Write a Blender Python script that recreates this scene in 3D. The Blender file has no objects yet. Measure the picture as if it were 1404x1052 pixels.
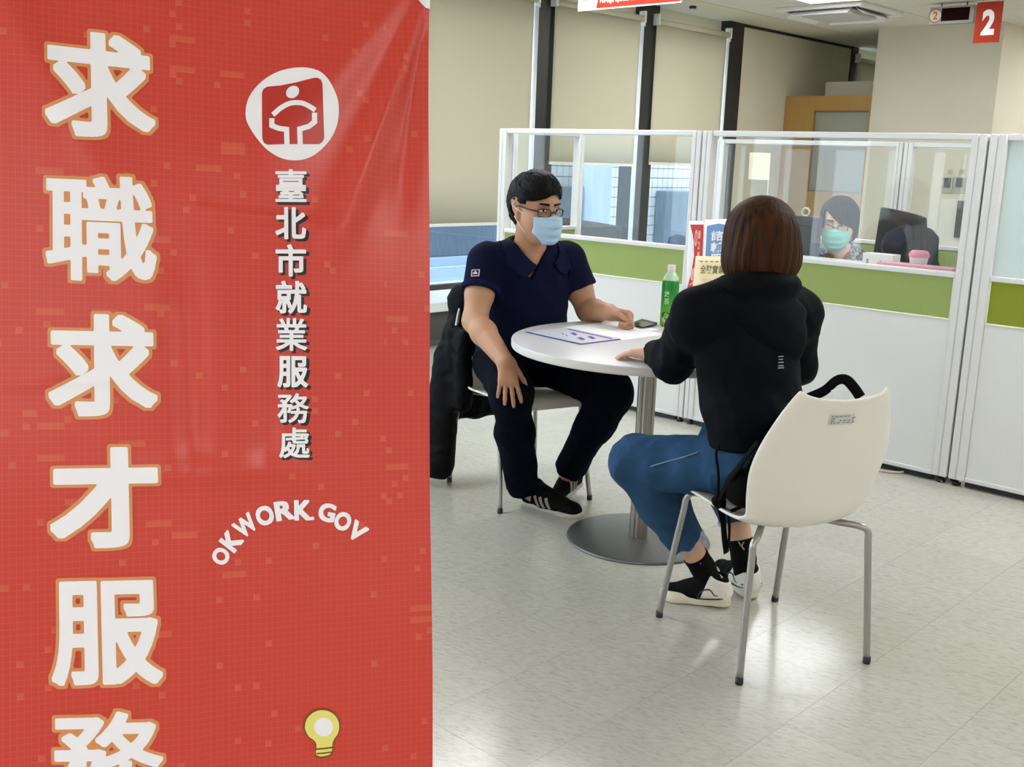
import bpy, bmesh, math, random
import numpy as np
from mathutils import Vector, Matrix
random.seed(7); np.random.seed(7)
SC = bpy.context.scene
COL = SC.collection
pi = math.pi

# ---------------------------------------------------------------- camera
# world axes follow the room: x along the cubicle partition, y towards the pillar, z up
FPX, PITCH, ROLL, CAMH, TH = 1467.0, math.radians(12.0), math.radians(2.0), 1.37, math.radians(43.3)
ct, st = math.cos(TH), math.sin(TH)
def C2R(p):
    """from 'camera-heading' coordinates (x right, y ahead, z up) to the room's axes"""
    p = np.asarray(p, float); q = p.copy()
    q[..., 0] = ct*p[..., 0] - st*p[..., 1]; q[..., 1] = st*p[..., 0] + ct*p[..., 1]
    return q
def R2C(p):
    p = np.asarray(p, float); q = p.copy()
    q[..., 0] = ct*p[..., 0] + st*p[..., 1]; q[..., 1] = -st*p[..., 0] + ct*p[..., 1]
    return q
_fw = np.array([0, math.cos(PITCH), -math.sin(PITCH)]); _rt0 = np.array([1., 0, 0]); _up0 = np.cross(_rt0, _fw)
CRT = math.cos(ROLL)*_rt0 + math.sin(ROLL)*_up0
CUP = -math.sin(ROLL)*_rt0 + math.cos(ROLL)*_up0
CFW = _fw
EYE = np.array([0, 0, CAMH])
cam = bpy.data.cameras.new('camera'); cam.sensor_fit = 'HORIZONTAL'; cam.sensor_width = 36.0
cam.lens = FPX/1404*36.0; cam.clip_start = 0.05; cam.clip_end = 200
cob = bpy.data.objects.new('camera', cam); COL.objects.link(cob)
_r, _u, _f = C2R(CRT), C2R(CUP), C2R(CFW)
M = Matrix(((_r[0], _u[0], -_f[0], 0), (_r[1], _u[1], -_f[1], 0), (_r[2], _u[2], -_f[2], CAMH), (0, 0, 0, 1)))
cob.matrix_world = M
SC.camera = cob

# ---------------------------------------------------------------- world, exposure
SC.view_settings.view_transform = 'Standard'; SC.view_settings.look = 'None'
SC.view_settings.gamma = 1.0; SC.view_settings.use_curve_mapping = False
SC.view_settings.exposure = EXPOSURE = 0.42
W = bpy.data.worlds.new('world'); SC.world = W; W.use_nodes = True
_bg = W.node_tree.nodes['Background']; _bg.inputs[0].default_value = (0.80, 0.90, 1.0, 1); _bg.inputs[1].default_value = 4.0
PANEL_EMIT = 9.5

# ---------------------------------------------------------------- materials
def lin(c):
    if isinstance(c, str):
        c = tuple(int(c[i:i+2], 16)/255 for i in (0, 2, 4))
        c = tuple(x/12.92 if x <= 0.04045 else ((x+0.055)/1.055)**2.4 for x in c)
    return (c[0], c[1], c[2], 1.0)
def new_mat(name):
    m = bpy.data.materials.new(name); m.use_nodes = True
    nt = m.node_tree; nt.nodes.clear()
    out = nt.nodes.new('ShaderNodeOutputMaterial')
    return m, nt, out
def principled(nt, out, col, rough=0.5, metal=0.0, spec=0.5, **kw):
    b = nt.nodes.new('ShaderNodeBsdfPrincipled')
    b.inputs['Base Color'].default_value = lin(col); b.inputs['Roughness'].default_value = rough
    b.inputs['Metallic'].default_value = metal; b.inputs['Specular IOR Level'].default_value = spec
    for k, v in kw.items(): b.inputs[k.replace('_', ' ')].default_value = v
    nt.links.new(b.outputs[0], out.inputs[0])
    return b
def mat(name, col, rough=0.5, metal=0.0, spec=0.5, noise=None, bump=None, col2=None, coords='Object', stretch=(1, 1, 1), **kw):
    """principled material with optional noise tint (scale, amount) and noise bump (scale, strength)"""
    m, nt, out = new_mat(name)
    b = principled(nt, out, col, rough, metal, spec, **kw)
    N = nt.nodes; L = nt.links
    if noise or bump:
        tc = N.new('ShaderNodeTexCoord'); mp = N.new('ShaderNodeMapping'); mp.inputs['Scale'].default_value = stretch
        L.new(tc.outputs[coords], mp.inputs[0])
    if noise:
        nz = N.new('ShaderNodeTexNoise'); nz.inputs['Scale'].default_value = noise[0]; nz.inputs['Detail'].default_value = 6
        L.new(mp.outputs[0], nz.inputs['Vector'])
        rp = N.new('ShaderNodeValToRGB'); rp.color_ramp.elements[0].position = 0.5-noise[1]; rp.color_ramp.elements[1].position = 0.5+noise[1]
        rp.color_ramp.elements[0].color = lin(col); rp.color_ramp.elements[1].color = lin(col2 if col2 is not None else col)
        L.new(nz.outputs['Fac'], rp.inputs[0]); L.new(rp.outputs[0], b.inputs['Base Color'])
    if bump:
        n2 = N.new('ShaderNodeTexNoise'); n2.inputs['Scale'].default_value = bump[0]; n2.inputs['Detail'].default_value = 5
        L.new(mp.outputs[0], n2.inputs['Vector'])
        bp = N.new('ShaderNodeBump'); bp.inputs['Strength'].default_value = bump[1]; bp.inputs['Distance'].default_value = 0.01
        L.new(n2.outputs['Fac'], bp.inputs['Height']); L.new(bp.outputs[0], b.inputs['Normal'])
    return m
def glass_mat(name, tint=(0.96, 0.98, 0.975), gloss=0.07, rough=0.02, haze=0.0, hazecol=(0.8, 0.85, 0.87)):
    """thin pane: mostly see-through with a mirror share and an optional white film"""
    m, nt, out = new_mat(name); N = nt.nodes; L = nt.links
    t = N.new('ShaderNodeBsdfTransparent'); t.inputs[0].default_value = (*tint, 1)
    g = N.new('ShaderNodeBsdfGlossy'); g.inputs['Roughness'].default_value = rough; g.inputs[0].default_value = (1, 1, 1, 1)
    mx = N.new('ShaderNodeMixShader'); mx.inputs[0].default_value = gloss
    L.new(t.outputs[0], mx.inputs[1]); L.new(g.outputs[0], mx.inputs[2])
    last = mx
    if haze > 0:
        d = N.new('ShaderNodeBsdfDiffuse'); d.inputs[0].default_value = (*hazecol, 1)
        tl = N.new('ShaderNodeBsdfTranslucent'); tl.inputs[0].default_value = (*hazecol, 1)
        ad = N.new('ShaderNodeMixShader'); ad.inputs[0].default_value = 0.5
        L.new(d.outputs[0], ad.inputs[1]); L.new(tl.outputs[0], ad.inputs[2])
        m2 = N.new('ShaderNodeMixShader'); m2.inputs[0].default_value = haze
        L.new(mx.outputs[0], m2.inputs[1]); L.new(ad.outputs[0], m2.inputs[2]); last = m2
    L.new(last.outputs[0], out.inputs[0])
    return m
def emit_mat(name, col, strength):
    m, nt, out = new_mat(name)
    e = nt.nodes.new('ShaderNodeEmission'); e.inputs[0].default_value = lin(col); e.inputs[1].default_value = strength
    nt.links.new(e.outputs[0], out.inputs[0]); return m

def floor_tile_mat():
    m, nt, out = new_mat('floor_tile'); N = nt.nodes; L = nt.links
    b = principled(nt, out, 'b9b7a8', 0.22, 0, 0.5)
    ge = N.new('ShaderNodeNewGeometry')
    # every tile has its own tone and streak direction: cell hash of its place in the floor
    dv = N.new('ShaderNodeVectorMath'); dv.operation = 'SCALE'; dv.inputs['Scale'].default_value = 1/0.317
    L.new(ge.outputs['Position'], dv.inputs[0])
    of = N.new('ShaderNodeVectorMath'); of.operation = 'ADD'; of.inputs[1].default_value = (1.48/0.317, -2.585/0.317, 0.5)
    L.new(dv.outputs[0], of.inputs[0])
    fl = N.new('ShaderNodeVectorMath'); fl.operation = 'FLOOR'; L.new(of.outputs[0], fl.inputs[0])
    wn = N.new('ShaderNodeTexWhiteNoise'); wn.noise_dimensions = '3D'; L.new(fl.outputs[0], wn.inputs['Vector'])
    mp = N.new('ShaderNodeMapping'); mp.inputs['Rotation'].default_value = (0, 0, TH); mp.inputs['Scale'].default_value = (24, 70, 1)
    # streaks run across the view: rotate then stretch
    r = N.new('ShaderNodeVectorRotate'); r.rotation_type = 'Z_AXIS'; r.inputs['Angle'].default_value = -0.35
    L.new(ge.outputs['Position'], r.inputs['Vector']); L.new(r.outputs[0], mp.inputs[0])
    ad = N.new('ShaderNodeVectorMath'); ad.operation = 'MULTIPLY_ADD'; ad.inputs[1].default_value = (7, 7, 7)
    L.new(wn.outputs['Color'], ad.inputs[0]); L.new(mp.outputs[0], ad.inputs[2])
    nz = N.new('ShaderNodeTexNoise'); nz.inputs['Scale'].default_value = 1.6; nz.inputs['Detail'].default_value = 7; nz.inputs['Roughness'].default_value = 0.68
    L.new(ad.outputs[0], nz.inputs['Vector'])
    rp = N.new('ShaderNodeValToRGB'); e = rp.color_ramp.elements
    e[0].position = 0.27; e[0].color = lin('96948a'); e[1].position = 0.66; e[1].color = lin('bdbbb0')
    x = e.new(0.40); x.color = lin('aeaca1'); x = e.new(0.50); x.color = lin('b6b4a9')
    L.new(nz.outputs['Fac'], rp.inputs[0])
    # tone per tile
    mr = N.new('ShaderNodeMapRange'); mr.inputs['To Min'].default_value = 0.96; mr.inputs['To Max'].default_value = 1.03
    L.new(wn.outputs['Value'], mr.inputs['Value'])
    vm = N.new('ShaderNodeVectorMath'); vm.operation = 'SCALE'; L.new(rp.outputs[0], vm.inputs[0]); L.new(mr.outputs[0], vm.inputs['Scale'])
    L.new(vm.outputs[0], b.inputs['Base Color'])
    n3 = N.new('ShaderNodeTexNoise'); n3.inputs['Scale'].default_value = 2.4; n3.inputs['Detail'].default_value = 4
    L.new(ge.outputs['Position'], n3.inputs['Vector'])
    m3 = N.new('ShaderNodeMapRange'); m3.inputs['To Min'].default_value = 0.12; m3.inputs['To Max'].default_value = 0.26
    L.new(n3.outputs['Fac'], m3.inputs['Value']); L.new(m3.outputs[0], b.inputs['Roughness'])
    n4 = N.new('ShaderNodeTexNoise'); n4.inputs['Scale'].default_value = 14; n4.inputs['Detail'].default_value = 3
    L.new(ge.outputs['Position'], n4.inputs['Vector'])
    bp = N.new('ShaderNodeBump'); bp.inputs['Strength'].default_value = 0.05; bp.inputs['Distance'].default_value = 0.01
    L.new(n4.outputs['Fac'], bp.inputs['Height']); L.new(bp.outputs[0], b.inputs['Normal'])
    return m

MT = {}
MT['floor'] = floor_tile_mat()
MT['grout'] = mat('floor_joint', '7d7b70', 0.7)
MT['cream'] = mat('cream_plaster', 'cfc9b2', 0.85, noise=(3, 0.3), col2='d5cfb9')
MT['pillar'] = mat('pillar_paint', 'd2ccb8', 0.85, noise=(2, 0.3), col2='d8d2c0')
MT['ceil_tile'] = mat('ceiling_tile', 'd6d2c4', 0.9, noise=(60, 0.25), col2='dedacd', bump=(180, 0.2))
MT['ceil_grid'] = mat('ceiling_grid', '99968b', 0.6)
MT['mullion'] = mat('bronze_aluminium', '2f2f2c', 0.45, 0.3)
def blind_mat():
    m, nt, out = new_mat('blind_fabric'); N = nt.nodes; L = nt.links
    d = N.new('ShaderNodeBsdfDiffuse'); d.inputs[0].default_value = lin('d9d4bd'); t = N.new('ShaderNodeBsdfTranslucent'); t.inputs[0].default_value = lin('d9d4bd')
    mx = N.new('ShaderNodeMixShader'); mx.inputs[0].default_value = 0.22; L.new(d.outputs[0], mx.inputs[1]); L.new(t.outputs[0], mx.inputs[2]); L.new(mx.outputs[0], out.inputs[0])
    tc = N.new('ShaderNodeTexCoord'); mp = N.new('ShaderNodeMapping'); mp.inputs['Scale'].default_value = (1, 1, 12); L.new(tc.outputs['Object'], mp.inputs[0])
    nz = N.new('ShaderNodeTexNoise'); nz.inputs['Scale'].default_value = 300; L.new(mp.outputs[0], nz.inputs['Vector'])
    bp = N.new('ShaderNodeBump'); bp.inputs['Strength'].default_value = .15; bp.inputs['Distance'].default_value = .01; L.new(nz.outputs['Fac'], bp.inputs['Height']); L.new(bp.outputs[0], d.inputs['Normal'])
    return m
MT['blind'] = blind_mat()
MT['white_plastic'] = mat('white_plastic', 'e4e3df', 0.4)
MT['alu'] = mat('white_frame', 'dddcdb', 0.35, 0.0)
MT['panel_white'] = mat('panel_white', 'e0e0de', 0.45)
MT['panel_green'] = mat('panel_green', '93a45c', 0.8, bump=(600, 0.2), noise=(300, 0.3), col2='9aab64')
MT['panel_olive'] = mat('panel_olive', '83901c', 0.8, bump=(600, 0.2), noise=(300, 0.3), col2='8b9824')
MT['glass'] = glass_mat('partition_glass', (0.985, 0.995, 0.99), 0.022, 0.0, haze=0.014, hazecol=(.9, .93, .92))
MT['frost'] = glass_mat('frosted_glass', (0.86, 0.92, 0.93), 0.06, 0.15, haze=0.62, hazecol=(0.80, 0.87, 0.88))
MT['window_glass'] = glass_mat('window_glass', (0.90, 0.95, 0.98), 0.04, 0.0)
MT['door_glass'] = glass_mat('door_glass', (0.72, 0.74, 0.68), 0.07, 0.05, haze=0.75, hazecol=(0.62, 0.64, 0.57))
MT['wood'] = mat('light_wood', 'a17d42', 0.5, noise=(5, 0.3), col2='aa8749', stretch=(6, 6, 0.6))
MT['black'] = mat('black_plastic', '111113', 0.45)
MT['chrome'] = mat('satin_steel', 'a9a7a3', 0.28, 0.9)
MT['steel_dark'] = mat('grey_steel', '6f6e6c', 0.38, 0.6)
MT['chair'] = mat('cream_polypropylene', 'e8e5db', 0.38, 0, 0.5)
MT['table'] = mat('white_laminate', 'cfcdd0', 0.35, noise=(4, 0.25), col2='c9c6c9', stretch=(1, 14, 1))
MT['table_edge'] = mat('laminate_edge', 'd3d1ca', 0.45)
MT['paper'] = mat('white_paper', 'eeeef2', 0.8)
MT['sill'] = mat('white_sill', 'e9eef2', 0.3)
MT['dark_clad'] = mat('dark_cabinet', '4d4f4f', 0.55)

# ---------------------------------------------------------------- object helpers
def finish(name, me, m, parent, loc, smooth):
    if m is not None:
        for x in (m if isinstance(m, (list, tuple)) else [m]): me.materials.append(x)
    if smooth:
        me.polygons.foreach_set('use_smooth', [True]*len(me.polygons))
    o = bpy.data.objects.new(name, me); COL.objects.link(o)
    o.location = loc
    if parent is not None: o.parent = parent
    return o
def rootloc(p):
    return Vector(p.get('_base', (0, 0, 0))) if p is not None else Vector((0, 0, 0))
def meshobj(name, V, Fc, m=None, parent=None, base=None, smooth=False):
    """V in room coordinates. base: origin of a top-level object; parts share their thing's origin"""
    V = np.asarray(V, float)
    if parent is not None: b = BASE.get(parent.name, np.zeros(3)); loc = (0, 0, 0)
    else:
        b = np.array(base, float) if base is not None else np.zeros(3); loc = tuple(b)
    me = bpy.data.meshes.new(name)
    me.from_pydata((V-b).tolist(), [], [tuple(int(i) for i in f) for f in Fc]); me.update()
    o = finish(name, me, m, parent, loc, smooth)
    BASE[o.name] = b
    return o
BASE = {}
def empty(name, base, rz=0.0):
    o = bpy.data.objects.new(name, None); COL.objects.link(o); o.empty_display_size = 0.1
    o.location = base; o.rotation_euler = (0, 0, rz); BASE[o.name] = np.array(base, float) if rz == 0 else np.zeros(3)
    return o
def tag(o, label, cat, group=None, kind=None):
    o['label'] = label; o['category'] = cat
    if group: o['group'] = group
    if kind: o['kind'] = kind
    return o
def struct(o, label=None):
    o['kind'] = 'structure'
    if label: o['label'] = label
    return o
def stuff(o): o['kind'] = 'stuff'; return o

class MB:
    """collects simple shapes into one mesh"""
    def __init__(s): s.V = []; s.F = []; s.n = 0; s.mi = []; s.cur = 0
    def add(s, V, Fc):
        s.V.extend([tuple(v) for v in V]); s.F.extend([tuple(i+s.n for i in f) for f in Fc]); s.mi.extend([s.cur]*len(Fc)); s.n = len(s.V)
    def box(s, lo, hi, bev=0.0):
        x0, y0, z0 = lo; x1, y1, z1 = hi
        if bev <= 0:
            V = [(x0,y0,z0),(x1,y0,z0),(x1,y1,z0),(x0,y1,z0),(x0,y0,z1),(x1,y0,z1),(x1,y1,z1),(x0,y1,z1)]
            s.add(V, [(0,3,2,1),(4,5,6,7),(0,1,5,4),(1,2,6,5),(2,3,7,6),(3,0,4,7)]); return s
        bm = bmesh.new(); bmesh.ops.create_cube(bm, size=1)
        for v in bm.verts: v.co = Vector(((x0+x1)/2+v.co.x*(x1-x0), (y0+y1)/2+v.co.y*(y1-y0), (z0+z1)/2+v.co.z*(z1-z0)))
        bmesh.ops.bevel(bm, geom=list(bm.edges), offset=min(bev, 0.45*min(x1-x0, y1-y0, z1-z0)), segments=2, profile=0.5, affect='EDGES')
        bm.verts.index_update()
        s.add([tuple(v.co) for v in bm.verts], [tuple(v.index for v in f.verts) for f in bm.faces]); bm.free(); return s
    def obox(s, c, ax, ay, az, half, bev=0.0):
        """oriented box: centre, three unit axes, half sizes"""
        t = MB(); t.box([-h for h in half], half, bev)
        A = np.array([ax, ay, az], float); P = np.array(t.V)@A + np.array(c, float)
        s.add(P, t.F); return s
    def tube(s, pts, r, n=10, cap=True, flat=1.0, up=None):
        pts = np.asarray(pts, float); k = len(pts); r = np.broadcast_to(np.asarray(r, float), (k,))
        T = np.gradient(pts, axis=0); T /= np.linalg.norm(T, axis=1)[:, None]+1e-12
        u = np.array(up if up is not None else ((0, 0, 1) if abs(T[0][2]) < 0.9 else (1, 0, 0)), float)
        V = []
        for i in range(k):
            u = u-T[i]*(u@T[i]); u /= np.linalg.norm(u)+1e-12; v = np.cross(T[i], u)
            for j in range(n):
                a = 2*pi*j/n; V.append(pts[i]+r[i]*(math.cos(a)*u*flat+math.sin(a)*v))
        Fc = [(i*n+j, i*n+(j+1)%n, (i+1)*n+(j+1)%n, (i+1)*n+j) for i in range(k-1) for j in range(n)]
        if cap: Fc += [tuple(range(n-1, -1, -1)), tuple((k-1)*n+j for j in range(n))]
        s.add(V, Fc); return s
    def lathe(s, prof, c=(0, 0, 0), n=32, cap=True):
        V = []
        for r, z in prof:
            for j in range(n): a = 2*pi*j/n; V.append((c[0]+r*math.cos(a), c[1]+r*math.sin(a), c[2]+z))
        k = len(prof)
        Fc = [(i*n+j, i*n+(j+1)%n, (i+1)*n+(j+1)%n, (i+1)*n+j) for i in range(k-1) for j in range(n)]
        if cap: Fc += [tuple(range(n-1, -1, -1)), tuple((k-1)*n+j for j in range(n))]
        s.add(V, Fc); return s
    def grid(s, P):
        """P: (a,b,3) array"""
        a, b = P.shape[:2]
        s.add(P.reshape(-1, 3), [(i*b+j, (i+1)*b+j, (i+1)*b+j+1, i*b+j+1) for i in range(a-1) for j in range(b-1)]); return s
    def build(s, name, m=None, parent=None, base=None, smooth=False):
        o = meshobj(name, s.V, s.F, m, parent, base, smooth)
        if isinstance(m, (list, tuple)) and len(m) > 1: o.data.polygons.foreach_set('material_index', s.mi)
        return o
def smooth_path(P, n=8):
    """Catmull-Rom through the points"""
    P = np.asarray(P, float); Q = np.vstack([2*P[0]-P[1], P, 2*P[-1]-P[-2]]); out = []
    for i in range(1, len(Q)-2):
        for t in np.linspace(0, 1, n, endpoint=False):
            a, b, c, d = Q[i-1], Q[i], Q[i+1], Q[i+2]
            out.append(0.5*((2*b)+(c-a)*t+(2*a-5*b+4*c-d)*t*t+(3*b-a-3*c+d)*t**3))
    out.append(P[-1]); return np.array(out)
def autosmooth(o, deg=35):
    """smooth faces, sharp edges past the angle"""
    me = o.data; me.polygons.foreach_set('use_smooth', [True]*len(me.polygons))
    bm = bmesh.new(); bm.from_mesh(me)
    for e in bm.edges:
        if len(e.link_faces) == 2 and e.calc_face_angle(0) > math.radians(deg): e.smooth = False
    bm.to_mesh(me); bm.free(); return o
def copy_of(o, parent, loc):
    c = o.copy(); COL.objects.link(c); c.parent = parent; c.location = loc; return c
def text_geo(body, size, offset=0.0, align='CENTER'):
    """flat lettering as (verts xy, faces), centred on its own bounds horizontally"""
    c = bpy.data.curves.new('lettering', 'FONT'); c.body = body; c.size = size; c.offset = offset; c.align_x = align; c.resolution_u = 4
    o = bpy.data.objects.new('lettering', c); COL.objects.link(o)
    dg = bpy.context.evaluated_depsgraph_get(); dg.update()
    me = bpy.data.meshes.new_from_object(o.evaluated_get(dg))
    bm = bmesh.new(); bm.from_mesh(me)
    bpy.data.objects.remove(o); bpy.data.meshes.remove(me); bpy.data.curves.remove(c)
    return bm
def bm_arrays(bm):
    bm.verts.index_update()
    V = np.array([v.co[:] for v in bm.verts]) if len(bm.verts) else np.zeros((0, 3))
    Fc = [tuple(v.index for v in f.verts) for f in bm.faces]; bm.free(); return V, Fc
def fit_text(body, w, h, offset=0.0):
    """lettering stretched to fill w x h, centred at 0"""
    V, Fc = bm_arrays(text_geo(body, 1.0, offset))
    lo, hi = V.min(0), V.max(0)
    V = V-(lo+hi)/2; V[:, 0] *= w/(hi[0]-lo[0]); V[:, 1] *= h/(hi[1]-lo[1]); return V, Fc
def on_plane(V, c, ax, ay, nz, off=0.001):
    c, ax, ay, nz = map(lambda q: np.asarray(q, float), (c, ax, ay, nz))
    return c+V[:, :1]*ax+V[:, 1:2]*ay+off*nz
def lettering(name, body, c, ax, ay, nz, w, h, m, parent, offset=0.0, off=0.001):
    V, Fc = fit_text(body, w, h, offset)
    return meshobj(name, on_plane(V, c, ax, ay, nz, off), Fc, m, parent)
def ray_at(px, py, x=None, y=None, z=None, cy=None):
    """room point that the photograph shows at px,py on a plane x=, y=, z= or at depth cy ahead of the camera"""
    d = CFW+CRT*(px-702)/FPX-CUP*(py-526)/FPX
    if cy is not None: return C2R(EYE+d*(cy/d[1]))
    dr = C2R(d)
    if x is not None: t = x/dr[0]
    elif y is not None: t = y/dr[1]
    else: t = (z-CAMH)/dr[2]
    return EYE+dr*t
def project(p):
    d = R2C(np.asarray(p, float))-EYE; f = d@CFW
    return 702+FPX*(d@CRT)/f, 526-FPX*(d@CUP)/f, f

# ================================================================ ROOM
XW, ZC = -6.15, 2.745            # blind plane on the window side, ceiling height
X0, X1, Y0, Y1 = -6.45, 5.0, -4.0, 13.0

# ---- floor: base slab, single tiles where they show, the far and unseen rest joined
fl = MB(); fl.box((X0, Y0, -0.12), (X1, Y1, -0.004)); fl = struct(fl.build('floor', MT['grout']))
TS = 0.317; GAP = 0.0007
def tile_mesh(w, d, h, m, nm, bev):
    t = MB(); t.box((-w/2, -d/2, -h), (w/2, d/2, 0), bev)
    me = bpy.data.meshes.new(nm); me.from_pydata(t.V, [], t.F); me.materials.append(m); me.update(); return me
tile_me = tile_mesh(TS-GAP, TS-GAP, 0.003, MT['floor'], 'floor_tile', 0.0)
cells = []
for i in range(int((X0+1.48)/TS)-1, int((X1+1.48)/TS)+1):
    for j in range(int((Y0-2.585)/TS)-1, int((Y1-2.585)/TS)+1):
        cx, cy = -1.48+(i+.5)*TS, 2.585+(j+.5)*TS
        if not (-5.72+TS/2 < cx < X1-TS/2 and Y0+TS/2 < cy < Y1-TS/2): continue
        px, py, f = project((cx, cy, 0))
        vis = f > 0.5 and 575 < px < 1430 and 430 < py < 1080
        if vis and cy > 4.75: vis = False        # behind the partition
        cells.append((not vis, f if vis else 0, cx, cy))
cells.sort()
rest = MB()
for k, (nv, f, cx, cy) in enumerate(cells):
    if k < 290 and not nv:
        o = bpy.data.objects.new('floor_tile', tile_me); COL.objects.link(o); o.parent = fl; o.location = (cx, cy, 0)
    else:
        h = (TS-GAP)/2; rest.box((cx-h, cy-h, -0.003), (cx+h, cy+h, 0))
stuff(rest.build('far_floor_tiles', MT['floor'], fl))

# ---- ceiling: slab, plaster border along the windows, lay-in tiles
LIGHTS = [(-4.27, y) for y in (8.13, 4.55, 1.5, -2.2)]+[(-2.3, 11.4)]+[(-0.8, y) for y in (8.13, 4.55, -2.2)]+[(2.7, y) for y in (11.4, 8.13, 4.55, 1.2, -2.2)]
AC = (-4.86, 9.25)
ce = MB(); ce.box((X0, Y0, ZC+0.012), (X1, Y1, ZC+0.15)); ce = struct(ce.build('ceiling', MT['ceil_grid']))
bd = MB(); bd.box((X0, Y0, ZC), (-5.63, Y1, ZC+0.012)); bd.build('plaster_border', MT['cream'], ce)
ctile = tile_mesh(0.592, 0.592, 0.012, MT['ceil_tile'], 'ceiling_tile', 0.0)
rest = MB()
for i in range(18):
    for j in range(29):
        cx, cy = -5.62+0.3+i*0.6, 8.70-0.3+(j-20)*0.6
        if cx > X1-0.3 or cy > Y1-0.3 or cy < Y0+0.3: continue
        if any(abs(cx-lx) < 0.75 and abs(cy-ly) < 0.75 and abs(cx-lx)+abs(cy-ly) < 0.2 for lx, ly in LIGHTS): continue
        px, py, f = project((cx, cy, ZC))
        if f > 0.5 and 560 < px < 1500 and -70 < py < 120:
            o = bpy.data.objects.new('ceiling_tile', ctile); COL.objects.link(o); o.parent = ce; o.location = (cx, cy, ZC+0.012)
        else:
            rest.box((cx-.296, cy-.296, ZC), (cx+.296, cy+.296, ZC+0.012))
stuff(rest.build('far_ceiling_tiles', MT['ceil_tile'], ce))
MT['panel_light'] = emit_mat('light_diffuser', (0.98, 0.985, 1.0), PANEL_EMIT)
for k, (lx, ly) in enumerate(LIGHTS):
    seen = k == 0
    e = tag(empty('ceiling_light', (lx, ly, ZC)), 'square white glowing ceiling light panel beside the ceiling air conditioner' if seen else
            'square white glowing light panel set in the ceiling beyond the picture', 'ceiling light', None if seen else 'ceiling light panels around the hall')
    f = MB()
    for a in (-1, 1):
        f.box((lx-.6, ly+a*.585-.015, ZC-0.012), (lx+.6, ly+a*.585+.015, ZC+0.004)); f.box((lx+a*.585-.015, ly-.57, ZC-0.012), (lx+a*.585+.015, ly+.57, ZC+0.004))
    f.build('light_frame', MT['white_plastic'], e)
    d = MB(); d.box((lx-.57, ly-.57, ZC-0.006), (lx+.57, ly+.57, ZC+0.001)); d.build('diffuser', MT['panel_light'], e)

# ---- walls
def wall(name, lo, hi, m): b = MB(); b.box(lo, hi); return struct(b.build(name, m))
wall('wall_far', (X0, Y1, 0), (X1, Y1+0.15, ZC), MT['cream'])
MT['white_wall'] = mat('white_wall', 'e9e8e2', .85)
wall('wall_right', (X1, Y0, 0), (X1+0.15, Y1, ZC), MT['white_wall'])
wall('wall_near', (X0, Y0-0.15, 0), (X1, Y0, ZC), MT['white_wall'])
pil = wall('pillar', (-5.13, 10.62, 0), (-3.905, 12.3, ZC), MT['pillar'])
# window side: plinth wall, sill, head band, closed stretch
wl = MB()
wl.box((-6.40, Y0, 0), (-6.20, Y1, 0.24)); wl.box((-6.40, Y0, 2.64), (-6.20, Y1, ZC)); wl.box((-6.40, 9.70, 0.24), (-6.12, 12.02, ZC-0.02)); wl.box((-6.40, 12.9, 0.24), (-6.12, Y1, ZC))
struct(wl.build('wall_window_side', MT['cream']))
tr = MB(); tr.box((-6.122, 9.70, ZC-0.03), (-6.105, 12.02, ZC-0.003)); struct(tr.build('trim_1', MT['mullion']))
MULL = [(-2.0, -1.75), (-0.6, -0.35), (0.8, 1.05), (2.2, 2.45), (3.83, 4.08), (5.23, 5.475), (6.63, 6.875), (8.03, 8.27), (9.42, 9.70), (12.02, 12.19)]
for k, (a, b_) in enumerate(MULL):
    o = MB(); o.box((-6.30, a, 0.31), (-6.10, a+(b_-a)*.62, ZC-.001)); o.box((-6.30, a+(b_-a)*.66, 0.31), (-6.11, b_, ZC-.001)); o.box((-6.29, a+(b_-a)*.6, .31), (-6.14, a+(b_-a)*.7, ZC-.002))
    struct(o.build('trim_%d' % (k+2), MT['mullion']))
for k in range(len(MULL)-1):
    a, b_ = MULL[k][1], MULL[k+1][0]
    if a > 9.5 and b_ < 12.1: continue
    w = empty('window_%d' % (k+1), (-6.27, (a+b_)/2, 0.31)); struct(w)
    f = MB()
    for z0, z1 in ((0.31, 0.35), (2.60, 2.64)): f.box((-6.30, a, z0), (-6.24, b_, z1))
    f.build('window_frame', MT['mullion'], w)
    g = MB(); g.box((-6.275, a, 0.35), (-6.269, b_, 2.60)); g.build('pane', MT['window_glass'], w)
w = empty('window_%d' % len(MULL), (-6.27, 12.5, 0.31)); struct(w)
g = MB(); g.box((-6.275, 12.19, 0.31), (-6.269, 12.9, 2.64)); g.build('pane', MT['window_glass'], w)
# low bench-like sill on a dark cabinet front
s = MB(); s.box((-6.24, Y0, 0.24), (-5.70, 10.6, 0.311), 0.004); struct(s.build('window_sill', MT['sill']))
s = MB(); s.box((-6.20, Y0, 0.0), (-5.72, 10.6, 0.24)); struct(s.build('sill_base', MT['dark_clad']))
s = MB(); s.box((-5.72, Y0, 0), (-5.705, 10.6, 0.03)); struct(s.build('baseboard_window', MT['steel_dark']))

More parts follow.
